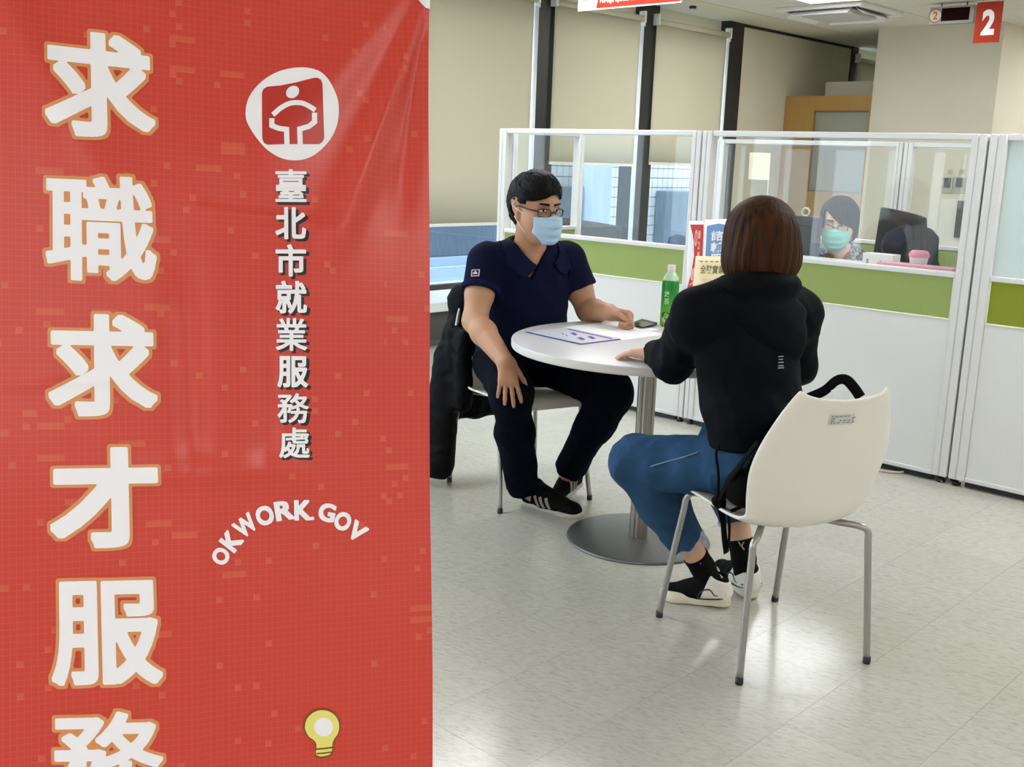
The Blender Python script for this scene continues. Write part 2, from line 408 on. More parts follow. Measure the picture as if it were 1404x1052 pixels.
# ---- roller blinds
MT['guide'] = mat('guide_white', 'eef2f8', .35)
def blind(y0, y1, zb, label, grp=None):
    e = tag(empty('roller_blind', (-6.06, (y0+y1)/2, zb)), label, 'blind', grp)
    f = MB(); n = 24
    P = np.array([[(-6.075+0.004*math.sin(7*t+3*y0), y0+(y1-y0)*t, z) for z in np.linspace(zb, 2.585, 6)] for t in np.linspace(0, 1, n)]); f.grid(P)
    o = f.build('fabric', MT['blind'], e, smooth=True); md = o.modifiers.new('thickness', 'SOLIDIFY'); md.thickness = 0.0015
    r = MB(); r.tube([(-6.06, y0-.005, 2.60), (-6.06, y1+.005, 2.60)], 0.026, 14); r.build('roller', MT['blind'], e, smooth=True)
    r = MB(); r.box((-6.083, y0, zb-0.012), (-6.067, y1, zb+0.012), 0.004); r.build('bottom_bar', MT['white_plastic'], e)
    for yy in (y0-.03, y1+.006):
        r = MB(); r.box((-6.10, yy, 2.565), (-6.03, yy+.024, 2.665), 0.005); r.build('bracket', MT['white_plastic'], e)
    r = MB(); r.tube([(-6.085, y1+.036, 2.555), (-6.085, y1+.036, 0.33)], 0.021, 14); r.tube([(-6.08, y1+.036, 2.54), (-6.08, y1+.036, 2.575)], 0.028, 12); r.build('guide_tube', MT['guide'], e, smooth=True)
blind(5.36, 6.555, 0.835, 'beige roller blind pulled lowest, beside the red banner')
blind(6.80, 7.945, 1.325, 'beige roller blind between the two dark posts behind the seated man')
blind(8.19, 9.335, 1.347, 'beige roller blind under the bright gap, right of the middle dark post')
blind(4.10, 5.15, 0.835, 'beige roller blind on the window side, hidden behind the red banner')
blind(12.12, 12.88, 1.35, 'short beige roller blind far back, between pillar and dark corner post')

# ---- outside the glass: pale terrace, low wall and tiled facade
MT['terrace'] = mat('terrace_paint', 'e9f2f8', 0.6); MT['ext_dark'] = mat('slate_cladding', '5f7186', 0.7, noise=(30, 0.3), col2='76899d', stretch=(1, 1, .2))
MT['ext_light'] = mat('pale_blue_column', 'c2d6ea', 0.6); MT['ext_joint'] = mat('facade_joint', '7f8698', 0.8)
MT['ext_tile'] = mat('facade_tile', 'e6e6ee', 0.4)
gr = MB(); gr.box((-12, -6, 0.02), (-6.42, 16, 0.20)); struct(gr.build('terrace', MT['terrace']))
st_ = MB(); st_.box((-7.75, 2, 0.20), (-7.35, 9.0, 0.33)); st_.box((-7.9, 2, 0.33), (-7.42, 9.0, 0.41)); struct(st_.build('terrace_kerb', MT['ext_light']))
fc = MB(); fc.box((-8.0, 2, 0.2), (-7.62, 16, 1.75)); fc = struct(fc.build('facade', MT['ext_joint']))
et = tile_mesh(0.09, 0.10, 0.012, MT['ext_tile'], 'facade_tile', 0.0)
rest = MB()
for i in range(-20, 70):
    for j in range(13):
        y, z = 8.0+i*0.1, 0.35+j*0.11
        vis = (8.3 < y < 9.05 and 1.05 < z < 1.45) or (9.35 < y < 10.6 and .85 < z < 1.45) or (10.4 < y < 11.4 and 1.0 < z < 1.45)
        if vis:
            o = bpy.data.objects.new('facade_tile', et); COL.objects.link(o); o.parent = fc
            o.matrix_local = Matrix.Translation((-7.609, y, z)) @ Matrix.Rotation(pi/2, 4, 'Y') @ Matrix.Rotation(pi/2, 4, 'Z')
        else: rest.box((-7.621, y-.045, z-.05), (-7.609, y+.045, z+.05))
stuff(rest.build('far_facade_tiles', MT['ext_tile'], fc))
d = MB(); d.box((-7.6, 2, 0.41), (-7.5, 8.98, 1.075), 0.01); struct(d.build('slate_panel', MT['ext_dark']))
d = MB(); d.box((-7.6, 10.42, 0.2), (-7.45, 11.6, 1.03), 0.01); struct(d.build('slate_panel', MT['ext_dark']))
d = MB(); d.box((-7.6, 9.0, 0.2), (-7.4, 9.33, 1.9), 0.01); struct(d.build('outside_column', MT['ext_light']))

# ---- wood and frosted glass door between window side and pillar, cream locker behind it
dr = empty('door_1', (-5.6, 10.65, 0)); struct(dr)
b = MB()
b.box((-6.115, 10.63, 0), (-5.755, 10.69, 2.10)); b.box((-5.155, 10.63, 0), (-5.131, 10.69, 2.10)); b.box((-5.755, 10.63, 1.945), (-5.155, 10.69, 2.10)); b.box((-5.755, 10.63, 0), (-5.155, 10.69, 1.115))
b.build('door_leaf', MT['wood'], dr)
b = MB(); b.box((-5.757, 10.655, 1.113), (-5.153, 10.665, 1.947)); b.build('pane', MT['door_glass'], dr)
b = MB()
for lo, hi in (((-5.757, 10.626, 1.935), (-5.153, 10.63, 1.95)), ((-5.757, 10.626, 1.11), (-5.153, 10.63, 1.122)), ((-5.762, 10.626, 1.11), (-5.75, 10.63, 1.95))): b.box(lo, hi)
b.build('bead', mat('dark_bead', '7d5f34', 0.5), dr)
b = MB(); b.box((-5.86, 11.0, 0), (-5.14, 11.5, 2.27), 0.006); tag(b.build('locker', MT['pillar']), 'tall cream locker standing behind the wooden door', 'locker')

# ================================================================ CUBICLE PARTITIONS
def partition(name, a, b, axis, at, label, mg, mp=MT['panel_green'], post=(0.055, 0.055), feet=True, group=None):
    """framed office screen from a to b along axis ('x' or 'y'): glass over fabric over white panel"""
    base = ((a+b)/2, at, 0) if axis == 'x' else (at, (a+b)/2, 0)
    e = tag(empty(name, base), label, 'partition', group)
    def B(mb, u0, u1, v0, v1, z0, z1, bev=0.0):
        if axis == 'x': mb.box((u0, at+v0, z0), (u1, at+v1, z1), bev)
        else: mb.box((at+v0, u0, z0), (at+v1, u1, z1), bev)
    for u0, u1 in ((a, a+post[0]), (b-post[1], b)):
        p = MB(); w = u1-u0
        B(p, u0, u0+.45*w, -.03, .03, .03, 1.528, .004); B(p, u0+.5*w, u1, -.03, .03, .03, 1.528, .004); B(p, u0+.3*w, u0+.6*w, -.025, .025, .03, 1.52)
        p.build('post', MT['alu'], e)
    i0, i1 = a+post[0], b-post[1]
    p = MB(); B(p, i0, i1, -.022, .022, 1.502, 1.530, .004); p.build('top_rail', MT['alu'], e)
    p = MB(); B(p, i0, i1, -.026, .026, .917, .940, .004); p.build('middle_rail', MT['alu'], e)
    p = MB(); B(p, i0, i1, -.024, .024, .730, .739, .003); B(p, i0, i0+.008, -.023, .023, .74, .917); B(p, i1-.008, i1, -.023, .023, .74, .917); p.build('panel_trim', mat('pale_trim', 'e2e3cf', .4) if 'pale_trim' not in bpy.data.materials else bpy.data.materials['pale_trim'], e)
    p = MB(); B(p, i0, i1, -.026, .026, .028, .048, .004); p.build('bottom_rail', MT['alu'], e)
    p = MB(); B(p, i0, i1, -.003, .003, .938, 1.504); p.build('glass_pane', mg, e)
    p = MB(); B(p, i0, i1, -.018, .018, .739, .918); p.build('fabric_panel', mp, e)
    p = MB(); B(p, i0, i1, -.020, .020, .046, .731, .003); p.build('lower_panel', MT['panel_white'], e)
    p = MB(); B(p, i0, i1, -.012, .012, .004, .030); p.build('gap_shade_strip', MT['black'], e)  # black strip stands in for the shade in the gap under the screen
    if feet:
        for u in (a+.03, b-.03):
            p = MB(); c = (u, at, 0) if axis == 'x' else (at, u, 0); p.lathe([(.018, 0), (.02, .012), (.009, .016), (.009, .04)], c, 12); p.build('foot', MT['black'], e, smooth=True)
    return e
PY = 4.72
partition('cubicle_partition', -4.594, -3.160, 'x', PY, 'white framed screen with green band behind the seated man and green bottle', MT['glass'])
partition('cubicle_partition', -3.152, -1.738, 'x', PY, 'white framed screen with green band in front of the masked clerk', MT['glass'], post=(.055, .066))
partition('cubicle_partition', -1.728, -0.30, 'x', PY, 'white framed screen with frosted glass and olive band at the right edge', MT['frost'], MT['panel_olive'], post=(.07, .055))
partition('cubicle_partition', 4.755, 5.42, 'y', -4.565, 'narrow side screen running back behind the seated man', MT['glass'], post=(.04, .045))
partition('cubicle_partition', -4.13, -2.82, 'x', 6.33, 'rear white screen behind the woman with brown hair', MT['glass'], post=(.07, .04))
partition('cubicle_partition', -2.812, -1.76, 'x', 6.33, 'rear white screen behind the black office chair with jacket', MT['glass'])
partition('cubicle_partition', 4.755, 6.30, 'y', -1.733, 'side screen edge-on behind the thick double post on the right', MT['frost'], MT['panel_olive'], post=(.05, .05))

# ================================================================ TABLE
TC = C2R((0.485, 3.757, 0))
tb = tag(empty('round_table', TC), 'round white table on one fluted steel column and grey disc foot', 'table')
t = MB(); t.lathe([(.482, .709), (.491, .711), (.493, .716)], TC, 96, cap=False); t.F.append(tuple(range(95, -1, -1)))
t.lathe([(.493, .716), (.493, .733)], TC, 96, cap=False)
t.build('edge_band', MT['table_edge'], tb, smooth=False); 
t = MB(); t.lathe([(.4932, .733), (.4915, .7385), (.488, .740)], TC, 96, cap=False); t.F.append(tuple(2*96+j for j in range(96))); autosmooth(t.build('tabletop', MT['table'], tb))
V = []; n = 72
MT['column'] = mat('fluted_aluminium', '9b968c', 0.32, 0.85)
for z in (0.012, 0.709):
    for j in range(n):
        a = 2*pi*j/n; r = 0.031+0.0022*math.cos(a*12); V.append((TC[0]+r*math.cos(a), TC[1]+r*math.sin(a), z))
t = MB(); t.add(V, [(j, (j+1) % n, n+(j+1) % n, n+j) for j in range(n)]); autosmooth(t.build('column', MT['column'], tb), 60)
t = MB(); t.lathe([(.262, 0), (.264, .004), (.262, .009), (.25, .0115), (.045, .0125)], TC, 80); autosmooth(t.build('base_disc', mat('grey_painted_steel', '6c6d6e', 0.32, 0.55), tb))
t = MB(); t.lathe([(.10, .700), (.10, .709)], TC, 32); t.lathe([(.04, .66), (.05, .70)], TC, 24); t.build('mounting_plate', MT['steel_dark'], tb)

# ================================================================ MOULDED CHAIRS
PROF = np.array([(.232, .402), (.226, .420), (.206, .434), (.16, .4375), (.08, .433), (.0, .424), (-.08, .411), (-.135, .407), (-.178, .417), (-.207, .448), (-.226, .50), (-.242, .57), (-.256, .64), (-.271, .71), (-.285, .763), (-.295, .792)])
HALF = np.array([.165, .185, .198, .204, .207, .203, .196, .190, .188, .190, .200, .212, .207, .184, .156, .134])
WRAP = np.array([-.004, -.004, -.002, .004, .010, .016, .024, .034, .048, .058, .060, .054, .045, .036, .030, .026])
RAISE = np.array([0]*13+[.003, .010, .018])
def shell_grid(nt=21):
    s = np.linspace(0, 1, len(PROF)); q = np.linspace(0, 1, 46)
    P = smooth_path(np.c_[PROF, HALF], 3)[:, :]; k = np.linspace(0, len(P)-1, 46)
    ip = lambda a: np.interp(k, np.arange(len(P)), a)
    y, z, h = ip(P[:, 0]), ip(P[:, 1]), ip(P[:, 2])
    wr, ra = np.interp(q, s, WRAP), np.interp(q, s, RAISE)
    ty, tz = np.gradient(y), np.gradient(z); L = np.hypot(ty, tz); ny, nz = tz/L, -ty/L     # towards the sitter
    G = np.zeros((46, nt, 3))
    for j, t in enumerate(np.linspace(-1, 1, nt)):
        a = abs(t)**2.0
        G[:, j, 0] = h*math.sin(t*1.35)/math.sin(1.35); G[:, j, 1] = y+ny*wr*a; G[:, j, 2] = z+nz*wr*a+ra*a
    return G
def make_chair(loc, rz, label, group=None):
    e = tag(empty('moulded_chair', loc, rz), label, 'chair', group)
    g = MB(); g.grid(shell_grid()); o = g.build('seat_shell', MT['chair'], e, smooth=True)
    m = o.modifiers.new('thickness', 'SOLIDIFY'); m.thickness = 0.009; m.offset = 0
    m = o.modifiers.new('round', 'SUBSURF'); m.levels = 1; m.render_levels = 1
    for s in (-1, 1):
        for P in ([(.07*s, -.07, .399), (.13*s, -.145, .400), (.168*s, -.19, .400), (.186*s, -.2, .385), (.189*s, -.203, .345), (.2*s, -.213, .18), (.21*s, -.224, .008)],
                  [(.07*s, .04, .410), (.13*s, .10, .418), (.172*s, .14, .421), (.186*s, .155, .40), (.189*s, .162, .355), (.2*s, .195, .18), (.21*s, .224, .008)]):
            g = MB(); g.tube(smooth_path(P, 6), 0.0098, 12); l = g.build('leg', MT['chrome'], e, smooth=True)
            g = MB(); g.lathe([(.0105, 0), (.0112, .004), (.0108, .02)], (P[-1][0], P[-1][1], 0), 12); g.build('foot_cap', MT['black'], l, smooth=True)
    g = MB(); g.box((-.09, -.10, .392), (.09, .07, .400), .002); g.build('seat_bracket', MT['chrome'], e)
    return e
ch_w = make_chair(tuple(C2R((.754, 2.94, 0))), math.radians(21.2)+TH, 'cream moulded chair seen from behind with a small sticker on its back')
ch_m = make_chair(tuple(C2R((.041, 4.295, 0))), math.radians(209.8)+TH, 'cream moulded chair under the seated man, draped with a black coat')
# sticker on the near chair's back
stx = MB(); G = shell_grid(21)
ys = np.linspace(0, 1, 5)
sub = np.array([[G[41+0, 10+int(j)] for j in (-2, -1, 0, 1, 2)] for i in range(2)])
def back_pt(u, z):
    k = np.interp(z, G[20:, 10, 2], np.arange(20, 46)); i = int(k); f = k-i; i2 = min(i+1, 45)
    row = G[i]*(1-f)+G[i2]*f; c = np.array([np.interp(u, row[:, 0], row[:, a]) for a in (1, 2)]); return (u, c[0]-.0062, c[1])
stx.grid(np.array([[back_pt(u, z) for u in np.linspace(-.045, .03, 7)] for z in np.linspace(.722, .752, 4)]))
so = stx.build('sticker', mat('worn_label', 'd3d2cb', .6), ch_w)
stx = MB(); r_ = random.Random(3)
for k in range(4):
    z = .727+k*.006; u = -.041
    while u < .024:
        w = r_.uniform(.004, .013)
        if r_.random() < .75: stx.grid(np.array([[np.array(back_pt(a, zz))-(0, .0006, 0) for a in (u, u+w)] for zz in (z, z+.0035)]))
        u += w+.003
stx.build('faded_print', mat('faded_ink', '8f8e88', .7), so)

# ================================================================ THINGS ON THE TABLE
def flat_quad(mb, px, z, th=0.0006):
    P = [ray_at(x, y, z=z) for x, y in px]
    mb.add([tuple(p) for p in P]+[tuple(p+np.array([0, 0, th])) for p in P], [(3, 2, 1, 0), (4, 5, 6, 7), (0, 1, 5, 4), (1, 2, 6, 5), (2, 3, 7, 6), (3, 0, 4, 7)])
    return np.mean(P, 0)
MT['blue_ink'] = mat('blue_ink', '2b2f8f', .6); MT['sleeve'] = mat('clear_sleeve', 'e9e9f6', .2)
q = MB(); c = flat_quad(q, [(720, 455.5), (796, 472), (851, 465), (776, 449.5)], .7405, .0012)
o = tag(q.build('printed_sheet', MT['sleeve'], base=c), 'white sheet with blue edges and blue blots on the table', 'paper')
q = MB(); flat_quad(q, [(719.5, 455.5), (796, 472.6), (797.5, 471.6), (722, 455)], .7416, .0008); flat_quad(q, [(796, 472.4), (851, 465.4), (850, 464.6), (797, 471.4)], .7416, .0006); flat_quad(q, [(778, 452), (838, 465), (840, 464.3), (780, 451.3)], .7416, .0006)
q.build('blue_border', MT['blue_ink'], o)
q = MB()
for x, y, w in ((787, 458, 5), (797, 464.5, 6), (811, 463, 6)):
    q = MB(); flat_quad(q, [(x-w, y-1.2), (x+w*.2, y+2.2), (x+w, y+1.0), (x-w*.1, y-2)], .7416, .0006); q.build('blue_blot', MT['blue_ink'], o)
for x, y in ((771, 458), (776, 460)):
    q = MB(); flat_quad(q, [(x-1, y-1), (x+2, y+1.2), (x+2.6, y+.6), (x, y-1.5)], .7416, .0004)
    q.build('blue_blot', MT['blue_ink'], o)
q = MB(); c = flat_quad(q, [(770, 449), (853, 466.5), (914, 458.5), (826, 442)], .7402, .0002)
tag(q.build('paper_sheet', MT['paper'], base=c), 'plain white sheet lying between the blue-edged sheet and the phone', 'paper')
q = MB(); c = flat_quad(q, [(800, 446.5), (862, 458.5), (906, 452), (846, 442.5)], .7408, .0006)
tag(q.build('paper_sheet', MT['paper'], base=c), "small white sheet on top of another under the man's fist", 'paper')
q = MB(); c = flat_quad(q, [(866, 445.5), (881, 450.2), (901, 445.5), (880, 440.2)], .7405, .009)
o = tag(q.build('smartphone', MT['black'], base=c), "black smartphone lying on the table beside the green bottle", 'phone')
q = MB(); flat_quad(q, [(868, 444.6), (881, 448.6), (899, 444.8), (880, 440.4)], .7496, .0004); q.build('screen', mat('dark_screen', '1a1c1e', .08), o)
# tea bottle
BC = C2R((.603, 4.152, .7403))
bt = tag(empty('tea_bottle', BC), 'green tea bottle with white cap standing on the round table', 'bottle')
def tea_mat():
    m, nt, out = new_mat('tea_label'); N = nt.nodes; L = nt.links
    b = principled(nt, out, '1f9a2c', .25)
    tc = N.new('ShaderNodeTexCoord'); sp = N.new('ShaderNodeSeparateXYZ'); L.new(tc.outputs['Object'], sp.inputs[0])
    rp = N.new('ShaderNodeValToRGB'); rp.color_ramp.elements[0].color = lin('8fc23a'); rp.color_ramp.elements[1].color = lin('17802a')
    rp.color_ramp.elements[0].position = .02; rp.color_ramp.elements[1].position = .17
    x = rp.color_ramp.elements.new(.07); x.color = lin('58b634'); x = rp.color_ramp.elements.new(.11); x.color = lin('1f9c34')
    L.new(sp.outputs[2], rp.inputs[0])
    nz = N.new('ShaderNodeTexNoise'); nz.inputs['Scale'].default_value = 30; L.new(tc.outputs['Object'], nz.inputs['Vector'])
    mx = N.new('ShaderNodeMixRGB'); mx.blend_type = 'OVERLAY'; mx.inputs[0].default_value = .35
    L.new(rp.outputs[0], mx.inputs[1]); L.new(nz.outputs['Fac'], mx.inputs[2]); L.new(mx.outputs[0], b.inputs['Base Color']); return m
q = MB(); q.lathe([(.028, 0), (.0325, .004), (.0335, .012), (.0335, .05), (.0322, .054), (.0335, .058), (.0335, .16), (.0325, .172), (.031, .18)], BC, 28); q.build('bottle_body', tea_mat(), bt, smooth=True)
q = MB(); q.lathe([(.031, .18), (.0285, .192), (.020, .206), (.0145, .212), (.0135, .222)], BC, 28, cap=False); q.build('bottle_shoulder', mat('clear_shoulder', 'b9dcb8', .12, spec=.6), bt, smooth=True)
q = MB(); q.lathe([(.0145, .2145), (.0155, .215), (.0155, .236), (.0145, .2385)], BC, 24); autosmooth(q.build('cap', MT['white_plastic'], bt))
ax = C2R((-.25, -.97, 0)); sid = np.array([-ax[1], ax[0], 0]); az = np.array([0, 0, 1.])
def on_cyl(V, zc, ang, r=.0338):
    a = np.arctan2(ax[1], ax[0])+ang+V[:, 0]/r; return np.c_[BC[0]+r*np.cos(a), BC[1]+r*np.sin(a), BC[2]+zc+V[:, 1]]
for k, chh in enumerate('綠茶'):
    V, Fc = fit_text(chh, .021, .024, .02); meshobj('lettering', on_cyl(V, .128-.028*k, -.25), Fc, mat('pale_green_print', 'b9d7a6', .4) if k == 0 else bpy.data.materials['pale_green_print'], bt)
q = MB(); V = [(.013*math.cos(a), .011*math.sin(a)) for a in np.linspace(0, 2*pi, 20, endpoint=False)]; q.add(on_cyl(np.array(V), .028, -.28, .0339), [tuple(range(20))]); q.build('cup_picture', mat('cup_print', 'd9d6d4', .4), bt)
q = MB(); V = [(.017*math.cos(a), .015*math.sin(a)) for a in np.linspace(0, 2*pi, 20, endpoint=False)]; q.add(on_cyl(np.array(V), .044, -.28, .03385), [tuple(range(20))]); q.build('leaf_picture', mat('leaf_print', '17491a', .4), bt)

# ================================================================ FLYERS ON THE SCREEN POST
FY = PY-.034
def sheet(name, px, label, m, y, curl=0.0):
    P = [ray_at(x, yy, y=y) for x, yy in px]    # TL TR BR BL
    n = 8; G_ = np.array([[(P[0]*(1-u)+P[1]*u)*(1-v)+(P[3]*(1-u)+P[2]*u)*v-np.array([0, curl*math.sin(pi*u), 0]) for u in np.linspace(0, 1, n)] for v in np.linspace(0, 1, n)])
    g = MB(); g.grid(G_); o = tag(g.build(name, m, base=P[3], smooth=True), label, 'flyer'); md = o.modifiers.new('thickness', 'SOLIDIFY'); md.thickness = .0008; md.offset = 1
    def at(u, v, off=.0008): return (P[0]*(1-u)+P[1]*u)*(1-v)+(P[3]*(1-u)+P[2]*u)*v-np.array([0, off+curl*math.sin(pi*u), 0])
    return o, at
def on_sheet(o, at, name, body, u0, v0, u1, v1, m, offset=.0):
    V, Fc = fit_text(body, 1, 1, offset); meshobj(name, [at(u0+(u1-u0)*(x+.5), v1+(v0-v1)*(y+.5), .0016) for x, y in V[:, :2]], Fc, m, o)
def patch(o, at, name, pts, m, off=.0012): meshobj(name, [at(u, v, off) for u, v in pts], [tuple(range(len(pts)))], m, o)
MT['red_print'] = mat('red_print', 'c23a33', .6); MT['blue_print'] = mat('blue_print', '6f95c4', .6); MT['white_print'] = mat('white_print', 'f0eef2', .6); MT['olive_print'] = mat('olive_print', '7d7346', .7)
MT['beige_paper'] = mat('beige_paper', 'f0dcb4', .8)
o, at = sheet('red_flyer', [(945, 303), (967, 303), (962, 399), (940, 399)], 'narrow white flyer with a red ribbon print on the screen post', MT['paper'], FY)
patch(o, at, 'red_ribbon', [(.08, .05), (.92, .05), (.95, .5), (.98, .96), (.1, .96), (.3, .75), (.42, .5), (.36, .3), (.25, .18)], MT['red_print'])
on_sheet(o, at, 'lettering', '0', .40, .12, .58, .36, mat('pink_print', 'f0a79c', .6), .03)
for k, chh in enumerate('1212'): on_sheet(o, at, 'lettering', chh, .62, .14+k*.15, .76, .25+k*.15, bpy.data.materials['pink_print'], .03)
patch(o, at, 'ribbon_tail', [(.28, .70), (.5, .66), (.42, .85), (.3, .84)], bpy.data.materials['pink_print'], .0016)
on_sheet(o, at, 'lettering', '人', .2, .80, .85, .92, bpy.data.materials['pink_print'], .03)
o, at = sheet('blue_flyer', [(967, 301), (1004, 300), (1000, 399), (962, 399)], 'white edged blue flyer beside the red ribbon flyer', MT['paper'], FY-.002)
patch(o, at, 'blue_field', [(.08, .09), (.5, .06), (.94, .09), (.94, .97), (.08, .97)], MT['blue_print'])
for k, chh in enumerate('諮輔服務'): on_sheet(o, at, 'lettering', chh, .26, .16+k*.16, .72, .30+k*.16, MT['white_print'], .03)
o, at = sheet('beige_notice', [(954, 351), (1024, 352), (1018, 424), (947, 422)], 'beige paper notice in front of the red and blue flyers', MT['beige_paper'], FY-.006, .004)
on_sheet(o, at, 'lettering', '全聯實業(股)', .12, .17, .80, .36, MT['olive_print'], .02)
patch(o, at, 'scalloped_line', [(.06, .09)]+[(u, .105+.012*math.sin(u*60)) for u in np.linspace(.06, .95, 40)]+[(.95, .085)], MT['olive_print'])
on_sheet(o, at, 'lettering', '徵才', .18, .42, .36, .50, mat('faint_print', 'd9c08c', .7), 0)
for a, b_, c_, d_ in ((.12, .60, .9, .635), (.12, .60, .2, .95), (.82, .60, .9, .95)): patch(o, at, 'printed_frame', [(a, b_), (c_, b_), (c_, d_), (a, d_)], bpy.data.materials['faint_print'])

# ================================================================ INSIDE THE CUBICLE
q = MB(); q.box((-4.5, 4.77, .715), (-1.8, 5.02, .74), .004); dk = tag(empty('counter_desk', (-3.1, 4.9, 0)), 'white counter desk behind the green banded screens', 'desk')
q.build('worktop', MT['white_plastic'], dk)
for x in (-4.45, -3.12, -1.87):
    q = MB(); q.box((x, 4.79, 0), (x+.03, 5.0, .715)); q.build('side_panel', MT['panel_white'], dk)
q = MB(); q.box((-2.95, 4.755, .905), (-1.81, 5.0, .925), .003); sh = tag(empty('counter_shelf', (-2.4, 4.88, .74)), 'raised white shelf over the counter desk', 'shelf'); q.build('board', MT['white_plastic'], sh)
for x in (-2.94, -1.84):
    q = MB(); q.box((x, 4.78, .74), (x+.02, 4.98, .905)); q.build('bracket', MT['white_plastic'], sh)
def pbox(name, px0, py0, px1, py1, y, depth, m, label, cat, bev=.003, zb=None):
    a = ray_at(px0, py0, y=y); b_ = ray_at(px1, py1, y=y); z0 = zb if zb is not None else b_[2]
    q = MB(); q.box((a[0], y, z0), (b_[0], y+depth, a[2]), bev); o = q.build(name, m, base=((a[0]+b_[0])/2, y+depth/2, z0)); return tag(o, label, cat), a, b_
o, a, b_ = pbox('tissue_box', 1183, 346.5, 1224, 362, 4.87, .08, MT['white_plastic'], 'white paper box with black marks on the counter shelf', 'box', zb=.925)
lettering('mark', 'S', ((a[0]*.82+b_[0]*.18), 4.87, a[2]-.038), (1, 0, 0), az, (0, -1, 0), .012, .022, MT['black'], o, .02)
q = MB(); q.box((a[0]*.42+b_[0]*.58, 4.868, .938), (a[0]*.38+b_[0]*.62, 4.87, .946)); q.build('mark', MT['black'], o)
a = ray_at(1206, 358, y=4.80); b_ = ray_at(1309, 369, y=4.80)
q = MB(); q.box((a[0], 4.77, .925), (b_[0], 4.86, .949), .002); tag(q.build('pink_folder', mat('pink_card', 'e9a7bd', .7), base=((a[0]+b_[0])/2, 4.8, .925)), 'pink folder lying along the top of the green screen', 'folder')
cc = ray_at(1259, 362, y=4.93); cc[2] = .925
e = tag(empty('food_tub', cc), 'small white tub with pink lid beside the pink folder', 'tub')
q = MB(); q.lathe([(.030, 0), (.036, .004), (.042, .045), (.043, .052)], cc, 24); q.build('tub_body', mat('tub_white', 'e6dfdf', .4), e, smooth=True)
q = MB(); q.lathe([(.046, .050), (.047, .056), (.045, .066), (.036, .078), (.03, .08)], cc, 24); autosmooth(q.build('lid', mat('pink_lid', 'd98296', .35), e))
# monitor seen from its back
MT['monitor'] = mat('monitor_grey', '3c3f41', .5); MT['monitor2'] = mat('monitor_panel', '4a4e51', .5)
mc = ray_at(1100, 345, y=5.06); mcx = mc[0]
e = tag(empty('monitor', (mcx-.06, 5.08, .74)), 'dark grey monitor seen from the back beside the masked clerk', 'monitor')
a = ray_at(1122, 298, y=5.06)
q = MB(); q.box((a[0]-.40, 5.06, .80), (a[0], 5.11, a[2]), .006); q.build('housing', MT['monitor'], e)
q = MB(); q.box((a[0]-.38, 5.055, a[2]-.045), (a[0]-.02, 5.061, a[2]-.012), .002); q.build('vent_strip', MT['monitor2'], e)
lettering('mark', 'v', (a[0]-.19, 5.055, a[2]-.028), (1, 0, 0), az, (0, -1, 0), .02, .012, MT['white_print'], e, .01)
lettering('mark', '~', (a[0]-.15, 5.055, a[2]-.028), (1, 0, 0), az, (0, -1, 0), .03, .008, MT['white_print'], e, .02)
lettering('mark', '( )', (a[0]-.09, 5.055, a[2]-.028), (1, 0, 0), az, (0, -1, 0), .04, .014, MT['steel_dark'], e, .01)
q = MB(); q.box((mcx-.12, 5.07, .74), (mcx+.02, 5.1, .80)); q.box((mcx-.16, 5.0, .74), (mcx+.06, 5.02, .75)); q.box((mcx-.16, 5.0, .74), (mcx+.06, 5.12, .748)); q.build('monitor_stand', MT['monitor'], e)
rc = ray_at(1105, 291, y=5.12)
q = MB(); q.tube([rc+np.array([.02*math.cos(t), 0, .02*math.sin(t)]) for t in np.linspace(0, 2*pi, 20)], .006, 8, cap=False); tag(q.build('webcam_ring', mat('ring_white', 'd9d4c4', .4), base=rc), 'small white ring peeping over the dark monitor', 'clip')
# office chairs behind the screens
MT['mesh_black'] = mat('black_mesh', '17181a', .7, bump=(700, .2)); MT['mesh_grey'] = mat('smoky_mesh', '3f403c', .6)
def office_chair(cxy, rz, ztop, wtop, label, m):
    e = tag(empty('office_chair', (cxy[0], cxy[1], 0), rz), label, 'office chair')
    n = 15; G_ = []
    for v in np.linspace(0, 1, 12):
        z = .55+(ztop-.55)*v; h = (.20+(wtop/2-.20)*v**3)
        G_.append([(h*t, -.22-.06*v+.05*t*t-.03*math.sin(pi*v), z+.02*v*t) for t in np.linspace(-1, 1, n)])
    g = MB(); g.grid(np.array(G_)); o = g.build('backrest', m, e, smooth=True); md = o.modifiers.new('t', 'SOLIDIFY'); md.thickness = .03
    g = MB(); g.box((-.24, -.2, .44), (.24, .25, .51), .025); g.build('seat_cushion', MT['mesh_black'], e, smooth=True)
    g = MB(); g.tube([(0, 0, .08), (0, 0, .44)], .028, 12); g.build('gas_column', MT['black'], e, smooth=True)
    g = MB(); g.tube(smooth_path([(0, -.05, .43), (0, -.25, .44), (0, -.3, .6)], 6), .022, 10); g.build('back_bracket', MT['black'], e, smooth=True)
    for k in range(5):
        t = 2*pi*k/5+.3; g = MB(); g.tube([(0, 0, .10), (.29*math.cos(t), .29*math.sin(t), .065)], [.026, .016], 8); s = g.build('star_foot', MT['black'], e, smooth=True)
        g = MB(); c_ = (.29*math.cos(t), .29*math.sin(t)); g.tube([(c_[0]-.012, c_[1], .028), (c_[0]+.012, c_[1], .028)], .028, 14); g.build('caster', MT['black'], s, smooth=True)
    return e
a = ray_at(1218, 300, cy=6.05)
oc = office_chair((a[0]-.02, a[1]-.24), pi-.45, 1.135, .33, 'black office chair behind the clerk with a navy jacket on it', MT['mesh_black'])
a = ray_at(830, 315, cy=7.5)
office_chair((a[0], a[1]-.25), pi+.45, .935, .40, 'dark grey office chair back showing over the screen behind the seated man', MT['mesh_grey'])
a = ray_at(930, 330, y=5.3)
